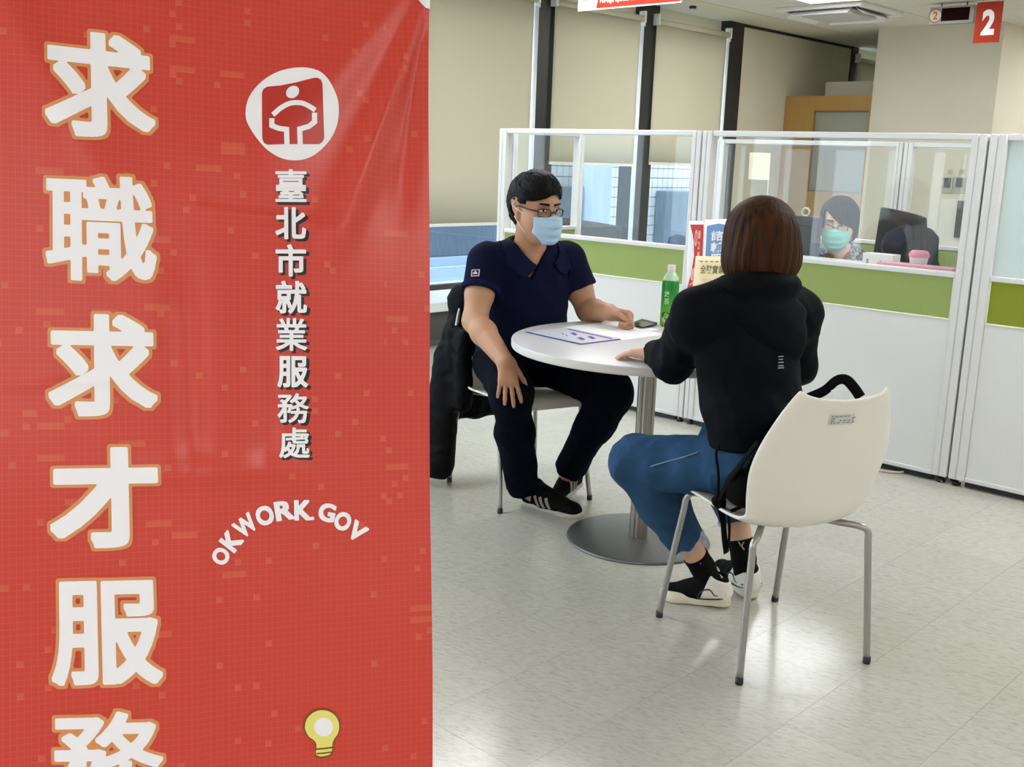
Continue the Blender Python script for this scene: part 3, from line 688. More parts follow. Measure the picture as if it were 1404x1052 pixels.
q = MB(); q.lathe([(.03, 0), (.06, .005), (.07, .05), (.055, .12), (.02, .135)], (a[0], a[1], a[2]-.10), 16); 
e = tag(q.build('navy_pouch', mat('navy_cloth', '232a55', .8), base=(a[0], a[1], a[2]-.10), smooth=True), 'small navy pouch glimpsed at the foot of the glass near the flyers', 'pouch')
q = MB(); q.box((a[0]-.25, 5.15, .70), (a[0]+.25, 5.6, a[2]-.10), .004); sd = tag(empty('side_table', (a[0], 5.37, 0)), 'low white side table inside the cubicle under the navy pouch', 'table'); q.build('tabletop', MT['white_plastic'], sd)
for dx in (-.22, .22):
    q = MB(); q.box((a[0]+dx-.015, 5.17, 0), (a[0]+dx+.015, 5.58, .70)); q.build('side_panel', MT['white_plastic'], sd)
# sheet taped on the rear screen
P = [ray_at(x, y_, y=6.295) for x, y_ in ((1028, 209), (1056.5, 210), (1054.5, 247), (1026, 246))]
q = MB(); q.add(P+[p+np.array([0, .002, 0]) for p in P], [(0, 3, 2, 1), (4, 5, 6, 7), (0, 1, 5, 4), (1, 2, 6, 5), (2, 3, 7, 6), (3, 0, 4, 7)]); tag(q.build('taped_notice', mat('ivory_paper', 'ece6cc', .8), base=P[3]), 'ivory sheet taped on the rear screen glass above the brown hair', 'notice')
q = MB(); q.tube([ray_at(1053.5, 247, y=6.297), ray_at(1051, 296, y=6.297)], .004, 6); tag(q.build('white_cord', MT['white_plastic'], base=ray_at(1051, 296, y=6.297)), 'thin white cord hanging below the ivory sheet', 'cord')
# switches and intercom on the pillar
for k, (x0, y0_, x1, y1_) in enumerate(((1293, 243, 1304.5, 265), (1309, 243, 1321.5, 265))):
    a, b_ = ray_at(x0, y0_, y=10.60), ray_at(x1, y1_, y=10.60)
    e = tag(empty('wall_switch', ((a[0]+b_[0])/2, 10.62, b_[2])), ('left' if k == 0 else 'right')+' one of two small grey wall switches on the cream pillar', 'switch')
    q = MB(); q.box((a[0], 10.60, b_[2]), (b_[0], 10.62, a[2]), .003); q.build('switch_plate', mat('grey_plate', 'a9a79d', .5) if k == 0 else bpy.data.materials['grey_plate'], e)
    q = MB(); w_ = b_[0]-a[0]; h_ = a[2]-b_[2]; q.box((a[0]+.2*w_, 10.592, b_[2]+.35*h_), (b_[0]-.2*w_, 10.60, a[2]-.05*h_)); q.build('switch_window', mat('dark_lens', '3a3634', .3) if k == 0 else bpy.data.materials['dark_lens'], e)
    q = MB(); q.box((a[0]+.3*w_, 10.615, a[2]+.03), (b_[0]-.2*w_, 10.62, a[2]+.075)); q.build('name_tag', mat('tan_tag', 'b8a88c', .6) if k == 0 else bpy.data.materials['tan_tag'], e)
a, b_ = ray_at(1290, 272, y=10.585), ray_at(1334, 335, y=10.585)
q = MB(); q.box((a[0], 10.585, .55), (b_[0], 10.62, a[2]), .004); tag(q.build('cable_cover', mat('cover_white', 'e3e0d6', .5), base=((a[0]+b_[0])/2, 10.6, .55)), 'white flat cover panel on the pillar behind the black intercom', 'panel')
a, b_ = ray_at(1313, 275, y=10.55), ray_at(1325, 327, y=10.55)
e = tag(empty('intercom', ((a[0]+b_[0])/2, 10.585, b_[2])), 'tall black intercom handset on the pillar, seen through the glass', 'intercom')
q = MB(); q.box((a[0], 10.55, b_[2]), (b_[0], 10.585, a[2]), .008); q.build('housing', MT['black'], e)
q = MB(); w_ = b_[0]-a[0]; q.box((a[0]+.62*w_, 10.545, b_[2]+.08), (b_[0]-.1*w_, 10.55, b_[2]+.16)); q.build('button_plate', MT['white_plastic'], e)

# cable along the floor under the screens
pts = [ray_at(x, y_, z=.006) for x, y_ in ((1130, 622), (1170, 634), (1205, 645), (1232, 648), (1252, 645), (1275, 652), (1292, 660))]
q = MB(); q.tube(smooth_path(pts, 8), .006, 8); tag(q.build('floor_cable', mat('ivory_cable', 'bdb6a2', .5), base=pts[0], smooth=True), 'ivory cable snaking on the floor under the white screen', 'cable')

# ================================================================ CEILING THINGS
e = tag(empty('air_conditioner', (AC[0], AC[1], ZC)), 'white ceiling air conditioner with open louvres above the wooden door', 'air conditioner')
q = MB(); h = .41
for s in (-1, 1):
    q.box((AC[0]-h, AC[1]+s*(h-.03)-.03, ZC-.035), (AC[0]+h, AC[1]+s*(h-.03)+.03, ZC), .006); q.box((AC[0]+s*(h-.03)-.03, AC[1]-h+.06, ZC-.035), (AC[0]+s*(h-.03)+.03, AC[1]+h-.06, ZC), .006)
q.build('casing', MT['white_plastic'], e)
q = MB(); q.box((AC[0]-.35, AC[1]-.35, ZC-.008), (AC[0]+.35, AC[1]+.35, ZC)); q.build('inner_tray', mat('duct_dark', '4a4744', .8), e)
q = MB(); q.box((AC[0]-.24, AC[1]-.24, ZC-.075), (AC[0]+.24, AC[1]+.24, ZC-.02), .012); q.build('grille', mat('grille_grey', 'c4c2bc', .5), e)
for k in range(4):
    t = k*pi/2; cx, cy = AC[0]+.33*math.cos(t), AC[1]+.33*math.sin(t); d = np.array([math.cos(t), math.sin(t), 0]); w = np.array([-d[1], d[0], 0])
    a_ = np.array([d[0]*.85, d[1]*.85, -.53]); q = MB(); q.obox((cx, cy, ZC-.052), w, a_, np.cross(w, a_), (.27, .045, .003), .002); q.build('louvre', mat('louvre_white', 'e6e3e0', .5) if k == 0 else bpy.data.materials['louvre_white'], e)
for k, (px, py, lab) in enumerate(((950, 10, 'small dark sprinkler hole in the plaster border above the blinds'), (1113, 28, 'small dark sprinkler hole below the air conditioner'))):
    p = ray_at(px, py, z=ZC-.01); q = MB(); q.lathe([(.03, -.012), (.034, 0), (.03, .01)], p, 14); tag(q.build('sprinkler', MT['black'], base=p), lab, 'sprinkler')

MT['sign_red'] = mat('sign_red', 'a8351d', .7, 0, .2)
# long hanging sign
a, b_ = ray_at(793, 16.2, y=5.5), ray_at(935, 3.2, y=5.5); zb = (a[2]+b_[2])/2
e = tag(empty('hanging_sign', ((a[0]+b_[0])/2, 5.5, zb)), 'long red and white sign hanging at the top edge over the blinds', 'sign')
q = MB(); q.box((a[0], 5.494, zb), (b_[0], 5.506, zb+.26)); q.build('board', mat('sign_white', 'd9d9e2', .5), e)
q = MB(); xs = [a[0]+.14, b_[0]-.006, b_[0]-.006, a[0]+.20]; q.add([(xs[0]+.012, 5.4935, zb+.008), (xs[1], 5.4935, zb+.008), (xs[2], 5.4935, zb+.25), (xs[3], 5.4935, zb+.25)], [(0, 1, 2, 3)]); q.build('red_field', MT['sign_red'], e)
lettering('lettering', 'Foreign Spouse and Indigenous Peoples', ((a[0]+.2+b_[0])/2-.02, 5.4935, zb+.048), (1, 0, 0), az, (0, -1, 0), .60, .034, MT['white_print'], e, .01, .0008)
lettering('lettering', 'Counter', (a[0]+.09, 5.494, zb+.072), (1, 0, 0), az, (0, -1, 0), .10, .03, mat('grey_print', '77777f', .6), e, .02, .0008)
for x in (a[0]+.1, b_[0]-.1):
    q = MB(); q.tube([(x, 5.5, zb+.26), (x, 5.5, ZC)], .0015, 6); q.build('wire', MT['steel_dark'], e)
# number sign and display
y2 = 9.2
a, b_ = ray_at(1335, 4, y=y2), ray_at(1375, 57.5, y=y2)
e = tag(empty('number_sign', ((a[0]+b_[0])/2, y2, b_[2])), 'small red hanging sign with a white number 2', 'sign')
tl, tr_, br, bl = a[0]+.02, ray_at(1378, 4, y=y2)[0], b_[0], ray_at(1334, 57, y=y2)[0]
q = MB(); q.box((bl, y2-.003, b_[2]), (tr_-.01, y2+.003, min(a[2], ZC-.012))); q.build('board', MT['sign_red'], e)
xc = (bl+tr_-.01)/2; zc = (b_[2]+a[2])/2
lettering('numeral', '2', (xc+.003, y2-.003, zc), (1, 0, 0), az, (0, -1, 0), .105, .20, MT['white_print'], e, .045)
for x in (xc-.06, xc+.06):
    q = MB(); q.tube([(x, y2, min(a[2], ZC-.012)), (x, y2, ZC)], .002, 6); q.build('wire', MT['steel_dark'], e)
a, b_ = ray_at(1275.5, 10, y=y2+.05), ray_at(1334, 30.5, y=y2+.05)
e = tag(empty('call_display', ((a[0]+b_[0])/2, y2+.05, b_[2])), 'grey number display with dark red screen hanging beside the number sign', 'display')
q = MB(); q.box((a[0], y2+.05, b_[2]), (b_[0], y2+.13, a[2]), .006); q.build('housing', mat('display_grey', '97938a', .6), e)
w_ = b_[0]-a[0]; h_ = a[2]-b_[2]
q = MB(); q.box((a[0]+.28*w_, y2+.045, b_[2]+.16*h_), (b_[0]-.10*w_, y2+.052, a[2]-.12*h_)); q.build('screen', mat('dark_red_screen', '1c0607', .8, 0, .05), e)
ccx, ccz = a[0]+.14*w_, b_[2]+.5*h_
q = MB(); q.add([(ccx+.058*math.cos(t), y2+.0495, ccz+.058*math.sin(t)) for t in np.linspace(0, 2*pi, 24, endpoint=False)], [tuple(range(24))]); q.build('round_badge', mat('badge_brown', '8a5f4a', .5), e)
q = MB(); q.add([(ccx+.048*math.cos(t), y2+.0488, ccz+.048*math.sin(t)) for t in np.linspace(0, 2*pi, 24, endpoint=False)], [tuple(range(24))]); q.build('badge_face', mat('badge_cream', 'c9b9a0', .5), e)
lettering('numeral', '2', (ccx, y2+.0486, ccz), (1, 0, 0), az, (0, -1, 0), .04, .065, bpy.data.materials['badge_brown'], e, .03)
for x in (a[0]+.08, b_[0]-.08):
    q = MB(); q.tube([(x, y2+.09, a[2]), (x, y2+.09, ZC)], .006, 6); q.build('hanger_rod', MT['steel_dark'], e)

# ================================================================ X-STAND BANNER
BZ0 = 1.596; BO = np.array([(588-702)/FPX*BZ0, 0.578, BZ0])          # top right corner, lens axes (x right, y up, z ahead)
BR = np.array([.933, 0, .36]); BR /= np.linalg.norm(BR)
BU = np.array([-.004, 1.0, 0.0]); BU /= np.linalg.norm(BU)
BNv = np.cross(BU, BR); BNv = BNv if BNv[2] < 0 else -BNv            # faces the viewer
CR_, CU_, CF_ = C2R(CRT), C2R(CUP), C2R(CFW)
L2R = lambda q: EYE+q[..., :1]*CR_+q[..., 1:2]*CU_+q[..., 2:3]*CF_
BW, BH = 0.605, 1.60
def ridge(s, v, a, b, w, amp, taper=True):
    """a soft crease in the cloth from a to b (s to the left is negative, v down is negative)"""
    ab = np.array(b)-np.array(a); L = np.hypot(*ab); t = ((s-a[0])*ab[0]+(v-a[1])*ab[1])/L/L; d = ((s-a[0])*-ab[1]+(v-a[1])*ab[0])/L
    k = np.clip(t, 0, 1); f = np.exp(-((t-k)*L/.05)**2)
    wd = w*(.45+.9*k) if taper else w
    return amp*f*np.exp(-(d/wd)**2)*(np.sin(np.pi*np.clip(k*.85+.12, 0, 1)) if taper else 1)
def bdisp(s, v):
    z = .0045*np.sin(s*9+1.0)*np.sin(v*4.2+.4)+.003*np.sin(v*11+s*5)
    z = z+ridge(s, v, (-.01, -.02), (-.16, -.42), .022, .016)+ridge(s, v, (-.01, -.02), (-.05, -.36), .016, -.007)
    z = z+ridge(s, v, (-.06, -.03), (-.30, -.33), .05, .010)+ridge(s, v, (-.595, -.02), (-.42, -.40), .04, .006)
    z = z+ridge(s, v, (-.36, -.70), (-.23, -.70), .02, .004, False)+ridge(s, v, (-.35, -.48), (-.34, -.70), .02, -.006, False)+ridge(s, v, (-.235, -.50), (-.24, -.70), .02, -.005, False)
    z = z+ridge(s, v, (-.34, -.72), (-.34, -1.1), .03, .005, False)+ridge(s, v, (-.24, -.72), (-.245, -.9), .02, .003, False)
    z = z+ridge(s, v, (-.30, -.34), (-.12, -.36), .012, .004)+ridge(s, v, (-.55, -.58), (-.38, -.57), .008, .002)
    return z
def bpos(s, v, off=0.0):
    s = np.asarray(s, float); v = np.asarray(v, float); d = bdisp(s, v)+off
    q = BO+s[..., None]*BR+v[..., None]*BU+d[..., None]*BNv
    return L2R(q)
def bsv(px, py):
    """where on the cloth the photograph shows px,py"""
    d = np.stack([(px-702)/FPX, -(py-526)/FPX, np.ones_like(px)], -1)
    t = (BO@BNv)/(d@BNv); q = d*t[..., None]-BO
    for _ in range(2):
        s, v = q@BR, q@BU
        t = ((BO@BNv)+bdisp(s, v))/(d@BNv); q = d*t[..., None]-BO
    return q@BR, q@BU
def banner_mat():
    m, nt, out = new_mat('banner_print'); N = nt.nodes; L = nt.links
    b = principled(nt, out, 'cf4236', .33, 0, .5)
    uv = N.new('ShaderNodeUVMap'); 
    def math_(op, a, b_=None):
        n = N.new('ShaderNodeMath'); n.operation = op
        for i, x in enumerate((a, b_)):
            if x is None: continue
            if hasattr(x, 'is_linked'): L.new(x, n.inputs[i])
            else: n.inputs[i].default_value = x
        return n.outputs[0]
    sc = N.new('ShaderNodeVectorMath'); sc.operation = 'SCALE'; sc.inputs['Scale'].default_value = 1/.0084; L.new(uv.outputs[0], sc.inputs[0])
    sp = N.new('ShaderNodeSeparateXYZ'); L.new(sc.outputs[0], sp.inputs[0])
    gx = math_('LESS_THAN', math_('FRACT', sp.outputs[0]), .16); gy = math_('LESS_THAN', math_('FRACT', sp.outputs[1]), .16)
    grid = math_('MAXIMUM', gx, gy)
    def cells(sx, sy, thr, seed):
        d = N.new('ShaderNodeVectorMath'); d.operation = 'MULTIPLY'; d.inputs[1].default_value = (1/sx, 1/sy, 0); L.new(sc.outputs[0], d.inputs[0])
        a = N.new('ShaderNodeVectorMath'); a.operation = 'ADD'; a.inputs[1].default_value = (seed, seed, seed); L.new(d.outputs[0], a.inputs[0])
        f = N.new('ShaderNodeVectorMath'); f.operation = 'FLOOR'; L.new(a.outputs[0], f.inputs[0])
        w = N.new('ShaderNodeTexWhiteNoise'); w.noise_dimensions = '3D'; L.new(f.outputs[0], w.inputs['Vector'])
        return math_('GREATER_THAN', w.outputs['Value'], thr)
    su = N.new('ShaderNodeSeparateXYZ'); L.new(uv.outputs[0], su.inputs[0])
    edge = math_('MAXIMUM', math_('GREATER_THAN', math_('ABSOLUTE', math_('ADD', su.outputs[0], .17)), .10), 0.0)
    c1 = math_('MULTIPLY', cells(1, 1, .982, 0), .26); c2 = math_('MULTIPLY', cells(4, 1, .975, 13), .24)
    c2 = math_('MULTIPLY', c2, edge)
    fac = math_('MINIMUM', math_('ADD', math_('MAXIMUM', c1, c2), math_('MULTIPLY', grid, .13)), 1.0)
    mx = N.new('ShaderNodeMixRGB'); mx.inputs[1].default_value = lin('d23c30'); mx.inputs[2].default_value = lin('e88a5c'); L.new(fac, mx.inputs[0])
    L.new(mx.outputs[0], b.inputs['Base Color'])
    return m
xb = tag(empty('banner_stand', C2R(R2C(bpos(np.array(-.3), np.array(-1.55)))*np.array([1, 1, 0]))), 'tall red banner on an x-shaped stand in front of the room', 'banner')
ns, nv = 122, 320
S_, V_ = np.meshgrid(np.linspace(-BW, 0, ns), np.linspace(0, -BH, nv))
g = MB(); g.grid(bpos(S_, V_)); bo = g.build('banner_sheet', banner_mat(), xb, smooth=True)
uvl = bo.data.uv_layers.new(name='UVMap'); vi = np.array([l.vertex_index for l in bo.data.loops]); uvs = np.c_[S_.ravel(), V_.ravel()][vi]
uvl.data.foreach_set('uv', uvs.ravel().astype(np.float32))
MT['ban_white'] = mat('banner_white', 'fbf8fe', .4); MT['ban_orange'] = mat('banner_orange', 'e2955a', .4); MT['ban_black'] = mat('banner_black', '1d1614', .4)
MT['ban_red'] = mat('banner_red', 'c23026', .35); MT['ban_yellow'] = mat('banner_yellow', 'f0e67a', .4); MT['ban_brown'] = mat('banner_brown', '7d5216', .4)
def banner_print(name, V, Fc, m, layer=1, step=.02):
    """flat print given in photograph pixels, laid onto the cloth"""
    V = np.asarray(V, float); s, v = bsv(V[:, 0], V[:, 1])
    bm = bmesh.new(); vs = [bm.verts.new((a, b_, 0)) for a, b_ in zip(s, v)]
    for f in Fc:
        try: bm.faces.new([vs[i] for i in f])
        except ValueError: pass
    bmesh.ops.triangulate(bm, faces=bm.faces[:])
    for ax_, arr in ((0, s), (1, v)):
        for c in np.arange(math.floor(arr.min()/step)*step, arr.max(), step):
            n_ = [0, 0, 0]; n_[ax_] = 1; co = [0, 0, 0]; co[ax_] = c
            bmesh.ops.bisect_plane(bm, geom=bm.verts[:]+bm.edges[:]+bm.faces[:], dist=1e-7, plane_co=co, plane_no=n_)
    A, Fb = bm_arrays(bm)
    return meshobj(name, bpos(A[:, 0], A[:, 1], .0006+.0005*layer), Fb, m, xb, smooth=True)
def quad_map(V, q):
    """unit square (-.5..+.5, y up) into a pixel quad TL TR BL BR"""
    u, w = V[:, 0]+.5, .5-V[:, 1]; q = np.asarray(q, float)
    return (q[0]*(1-u)[:, None]+q[1]*u[:, None])*(1-w)[:, None]+(q[2]*(1-u)[:, None]+q[3]*u[:, None])*w[:, None]
big = [('求', (61, 38), (208, 56), (61, 186), (213, 196)), ('職', (61, 240), (211, 246), (61, 385), (214, 391)), ('求', (64, 431), (212, 434), (64, 573), (214, 573)),
       ('才', (65, 616), (213, 614), (66, 756), (216, 751)), ('服', (66, 800), (215, 796), (67, 943), (220, 939)), ('務', (68, 980), (217, 976), (69, 1120), (222, 1118))]
def glyph_solid(body, offs, cell):
    """filled outline of the lettering grown by each of offs: exact distances to the outline, cut by marching squares.
    all are framed by the bounds of the first one, in -.5..+.5"""
    bm = text_geo(body, 1.0, 0.0)
    E = np.array([[e.verts[0].co[:2], e.verts[1].co[:2]] for e in bm.edges if len(e.link_faces) == 1]); bm.free()
    p, q = E[:, 0], E[:, 1]; o0 = offs[0]; lo, hi = E.min((0, 1))-o0, E.max((0, 1))+o0; mx = max(offs)-o0+2*cell
    xs = np.arange(lo[0]-mx, hi[0]+mx, cell); ys = np.arange(lo[1]-mx, hi[1]+mx, cell); nx, ny = len(xs), len(ys)
    G_ = np.stack(np.meshgrid(xs, ys, indexing='ij'), -1).reshape(-1, 2); D = np.full(len(G_), 9.); C = np.zeros(len(G_), int)
    for a, b_ in zip(p, q):
        ab = b_-a; t = np.clip(((G_-a)@ab)/max(ab@ab, 1e-12), 0, 1); w_ = np.abs(G_-a-t[:, None]*ab); D = np.minimum(D, (w_[:, 0]**5+w_[:, 1]**5)**.2)
        if a[1] != b_[1]:
            cr = (a[1] > G_[:, 1]) != (b_[1] > G_[:, 1]); C += cr & (G_[:, 0] < a[0]+(G_[:, 1]-a[1])*ab[0]/ab[1])
    D = np.where(C % 2 == 1, -D, D).reshape(nx, ny); out = []; ctr = (lo+hi)/2; sz = hi-lo
    for of in offs:
        F_ = D-of; ins = F_ < 0; ids = -np.ones((nx, ny), int); pts = np.argwhere(ins); ids[ins] = np.arange(len(pts)); V = [(xs[i], ys[j]) for i, j in pts]
        c4 = [(0, 0), (1, 0), (1, 1), (0, 1)]; S4 = [ins[a:nx-1+a, b_:ny-1+b_] for a, b_ in c4]; full = S4[0] & S4[1] & S4[2] & S4[3]; anyc = (S4[0] | S4[1] | S4[2] | S4[3]) & ~full
        ij = np.argwhere(full); Fc = [tuple(ids[i+a, j+b_] for a, b_ in c4) for i, j in ij]; ek = {}
        for i, j in np.argwhere(anyc):
            poly = []
            for k in range(4):
                a = (i+c4[k][0], j+c4[k][1]); b_ = (i+c4[(k+1) % 4][0], j+c4[(k+1) % 4][1])
                if ins[a]: poly.append(ids[a])
                if ins[a] != ins[b_]:
                    key = (a, b_) if a < b_ else (b_, a)
                    if key not in ek:
                        t = F_[key[0]]/(F_[key[0]]-F_[key[1]]); ek[key] = len(V); V.append((xs[key[0][0]]*(1-t)+xs[key[1][0]]*t, ys[key[0][1]]*(1-t)+ys[key[1][1]]*t))
                    poly.append(ek[key])
            if len(poly) > 2: Fc.append(tuple(poly))
        out.append(((np.array(V)-ctr)/sz, Fc))
    return out
def cloth_mesh(name, V, Fc, m, layer):
    s, v = bsv(V[:, 0], V[:, 1]); return meshobj(name, bpos(s, v, .0006+.0005*layer), Fc, m, xb, smooth=True)
WT = {'求': .032, '才': .040, '職': .022, '服': .027, '務': .021}
for chh, *q in big:
    o_ = WT[chh]; (A, Fa), (B_, Fb) = glyph_solid(chh, [o_, o_+.030], .011)
    cloth_mesh('lettering_outline', quad_map(B_, q), Fb, MT['ban_orange'], 1); cloth_mesh('lettering', quad_map(A, q), Fa, MT['ban_white'], 2)
small = [('臺', 376, 233, 421, 280), ('北', 376, 285, 420, 331), ('市', 376, 336, 420, 382), ('就', 376, 386, 421, 433), ('業', 376, 437, 421, 484), ('服', 378, 489, 422, 534), ('務', 378, 540, 423, 583), ('處', 380, 587, 424, 631)]
for chh, x0, y0, x1, y1 in small:
    ((A, Fa),) = glyph_solid(chh, [.016 if chh in '臺處業務' else .026], .02)
    cloth_mesh('lettering_shadow', quad_map(A, [(x0+3, y0+3), (x1+2.5, y0+3), (x0+3, y1+1.5), (x1+2.5, y1+1.5)]), Fa, MT['ban_black'], 1)
    cloth_mesh('lettering', quad_map(A, [(x0, y0), (x1-2, y0), (x0, y1-2), (x1-2, y1-2)]), Fa, MT['ban_white'], 2)
# round emblem
def stroke(P, w):
    P = np.asarray(P, float); T = np.gradient(P, axis=0); T /= np.linalg.norm(T, axis=1)[:, None]; N_ = np.c_[-T[:, 1], T[:, 0]]
    V = np.vstack([P+N_*w/2, P-N_*w/2]); n = len(P); return V, [(i, i+1, n+i+1, n+i) for i in range(n-1)]
def polyjoin(P, w):
    """stroke with square mitres along a polyline"""
    P = np.asarray(P, float); V = []; 
    for i in range(len(P)):
        a = P[i]-P[i-1] if i else P[1]-P[0]; b_ = P[i+1]-P[i] if i < len(P)-1 else a
        a, b_ = a/np.linalg.norm(a), b_/np.linalg.norm(b_); na, nb = np.array([-a[1], a[0]]), np.array([-b_[1], b_[0]]); m_ = na+nb; m_ /= np.linalg.norm(m_); k = w/2/max(.4, m_@na)
        V += [P[i]+m_*k, P[i]-m_*k]
    return np.array(V), [(2*i, 2*i+2, 2*i+3, 2*i+1) for i in range(len(P)-1)]
Z7 = lambda P: np.asarray(P, float)/7.0125+np.array([320, 80])
t_ = np.linspace(0, 2*pi, 72, endpoint=False)
circ = np.array([(110, 540), (118, 460), (150, 370), (220, 275), (300, 205), (400, 145), (500, 112), (600, 95), (700, 95), (790, 115), (860, 155), (920, 225), (970, 320), (1000, 410), (1008, 500), (1000, 600), (970, 700), (920, 790), (850, 870), (770, 935), (680, 975), (580, 988), (480, 975), (380, 930), (300, 870), (225, 785), (160, 690), (120, 610)])
banner_print('emblem_disc', Z7(smooth_path(np.vstack([circ, circ[:1]]), 3)[:-1]), [tuple(range(84))], MT['ban_white'], 1)
sq = [(268, 340), (285, 300), (325, 280), (450, 268), (600, 238), (760, 196), (800, 192), (835, 210), (850, 250), (858, 500), (866, 770), (850, 810), (815, 832), (560, 832), (320, 838), (285, 820), (270, 780), (268, 560)]
banner_print('emblem_field', Z7(sq), [tuple(range(len(sq)))], MT['ban_red'], 2)
banner_print('emblem_figure', Z7([(563+62*math.cos(a)+12*math.sin(a), 332-60*math.sin(a)) for a in np.linspace(0, 2*pi, 28, endpoint=False)]), [tuple(range(28))], MT['ban_white'], 3)
V, Fc = stroke(smooth_path([(372, 552), (450, 485), (540, 440), (640, 436), (710, 462), (780, 505)], 6), 48); banner_print('emblem_figure', Z7(V), Fc, MT['ban_white'], 3)
V, Fc = polyjoin([(362, 585), (362, 655), (430, 682), (503, 692), (507, 836)], 50); banner_print('emblem_figure', Z7(V), Fc, MT['ban_white'], 3)
V, Fc = polyjoin([(773, 530), (773, 618), (718, 662), (630, 688), (634, 836)], 50); banner_print('emblem_figure', Z7(V), Fc, MT['ban_white'], 3)
# arched address
arch = [('O', 299.5, 764, 60, 20, 22), ('K', 314, 743, 52, 20, 26), ('W', 333.5, 722, 38, 27, 24), ('O', 360, 708, 19, 22, 25), ('R', 386.5, 701, 9, 23, 25), ('K', 412, 700.5, 1, 21, 26), ('.', 425.3, 711.5, -2, 4.5, 4.5), ('G', 445.5, 703.5, -12, 21, 24), ('O', 467, 715.5, -22, 20, 24), ('V', 486.5, 729.5, -36, 21, 24)]
for chh, x, y, a, w_, h_ in arch:
    ((A, Fa),) = glyph_solid(chh, [.045], .022); A = A*np.array([w_*1.12, h_*1.08]); a = math.radians(a); c_, s_ = math.cos(a), math.sin(a)
    cloth_mesh('lettering', np.c_[x+A[:, 0]*c_-A[:, 1]*s_, y-(A[:, 0]*s_+A[:, 1]*c_)], Fa, MT['ban_white'], 2)
# light bulb emblem
Z11 = lambda P: np.asarray(P, float)/11.44+np.array([400, 960])
bulb = smooth_path([(330, 780), (325, 700), (280, 640), (200, 580), (150, 490), (138, 410), (170, 290), (250, 200), (350, 150), (450, 140), (560, 165), (650, 235), (705, 330), (715, 440), (690, 540), (640, 610), (605, 680), (598, 750), (590, 830), (560, 880), (470, 910), (390, 918), (318, 890)], 4)
banner_print('bulb_outline', Z11(bulb), [tuple(range(len(bulb)))], MT['ban_brown'], 2)
ctr = bulb.mean(0); inn = ctr+(bulb-ctr)*.93
banner_print('bulb_glow', Z11(inn), [tuple(range(len(inn)))], MT['ban_yellow'], 3)
banner_print('bulb_centre', Z11([(452+148*math.cos(a), 430+148*math.sin(a)) for a in np.linspace(0, 2*pi, 30, endpoint=False)]), [tuple(range(30))], MT['ban_white'], 4)
for y in (758, 830):
    V, Fc = stroke([(335, y+18), (460, y+8), (595, y-12)], 24); banner_print('bulb_outline', Z11(V), Fc, MT['ban_brown'], 4)
# white corner gusset and stand
banner_print('corner_gusset', [(567, -6), (589, -6), (589, 13), (583, 11)], [(0, 1, 2, 3)], MT['ban_white'], 2)
hub = bpos(np.array(-BW/2), np.array(-.95), -.045)
q = MB(); q.obox(hub, CR_, CU_, CF_, (.03, .04, .02), .006); q.build('stand_hub', MT['black'], xb)
for s, v in ((-.012, -.012), (-BW+.012, -.012), (-.012, -BH+.012), (-BW+.012, -BH+.012)):
    e_ = bpos(np.array(s), np.array(v), -.008); q = MB(); q.tube([hub, hub*.5+e_*.5-CF_*.012, e_], .005, 8); q.build('stand_arm', MT['black'], xb, smooth=True)
ft = hub+C2R(np.array([.16, .34, 0.])); ft[2] = 0.006
q = MB(); q.tube([hub, ft], .006, 8); q.build('stand_leg', MT['black'], xb, smooth=True)
for s in (-.012, -BW+.012):
    e_ = bpos(np.array(s), np.array(-BH+.012), -.008); f_ = e_.copy(); f_[2] = .004; q = MB(); q.tube([e_, f_], .006, 8); q.build('stand_leg', MT['black'], xb, smooth=True)

# ================================================================ SMOOTH SURFACES FROM DISTANCE FIELDS (bodies, clothes, bags, shoes)
A_ = lambda *v: np.array(v, np.float32)
def rcone(a, b, r1, r2):
    """round cone from a (radius r1) to b (radius r2)"""
    a = np.asarray(a, np.float32); b = np.asarray(b, np.float32); ba = b-a; l2 = float(ba@ba); rr = r1-r2; a2 = l2-rr*rr; il2 = 1/max(l2, 1e-9)
    if a2 <= 1e-9: a2 = 1e-9
    def f(P):
        pa = P-a; y = pa@ba; z = y-l2; q = pa*l2-y[:, None]*ba; x2 = (q*q).sum(1); y2 = y*y*l2; z2 = z*z*l2; k = np.sign(rr)*rr*rr*x2
        d = (np.sqrt(np.maximum(x2*a2*il2, 0))+y*rr)*il2-r1
        d = np.where(np.sign(y)*a2*y2 < k, np.sqrt(x2+y2)*il2-r1, d)
        return np.where(np.sign(z)*a2*z2 > k, np.sqrt(x2+z2)*il2-r2, d)
    f.bb = (np.minimum(a-r1, b-r2), np.maximum(a+r1, b+r2)); return f
def axes(f, up=(0, 0, 1)):
    f = np.asarray(f, float); f = f/np.linalg.norm(f); l = np.cross(up, f); l /= np.linalg.norm(l); u = np.cross(f, l); return f, l, u    # forward, left, up
def ell(c, r, ax=None):
    """ellipsoid, radii along ax rows (forward, left, up)"""
    c = np.asarray(c, np.float32); r = np.asarray(r, np.float32); R_ = np.eye(3, dtype=np.float32) if ax is None else np.asarray(ax, np.float32)
    def f(P):
        q = (P-c)@R_.T; k0 = np.linalg.norm(q/r, axis=1); k1 = np.linalg.norm(q/(r*r), axis=1)+1e-9; return k0*(k0-1)/k1
    m = float(r.max()); f.bb = (c-m, c+m); return f
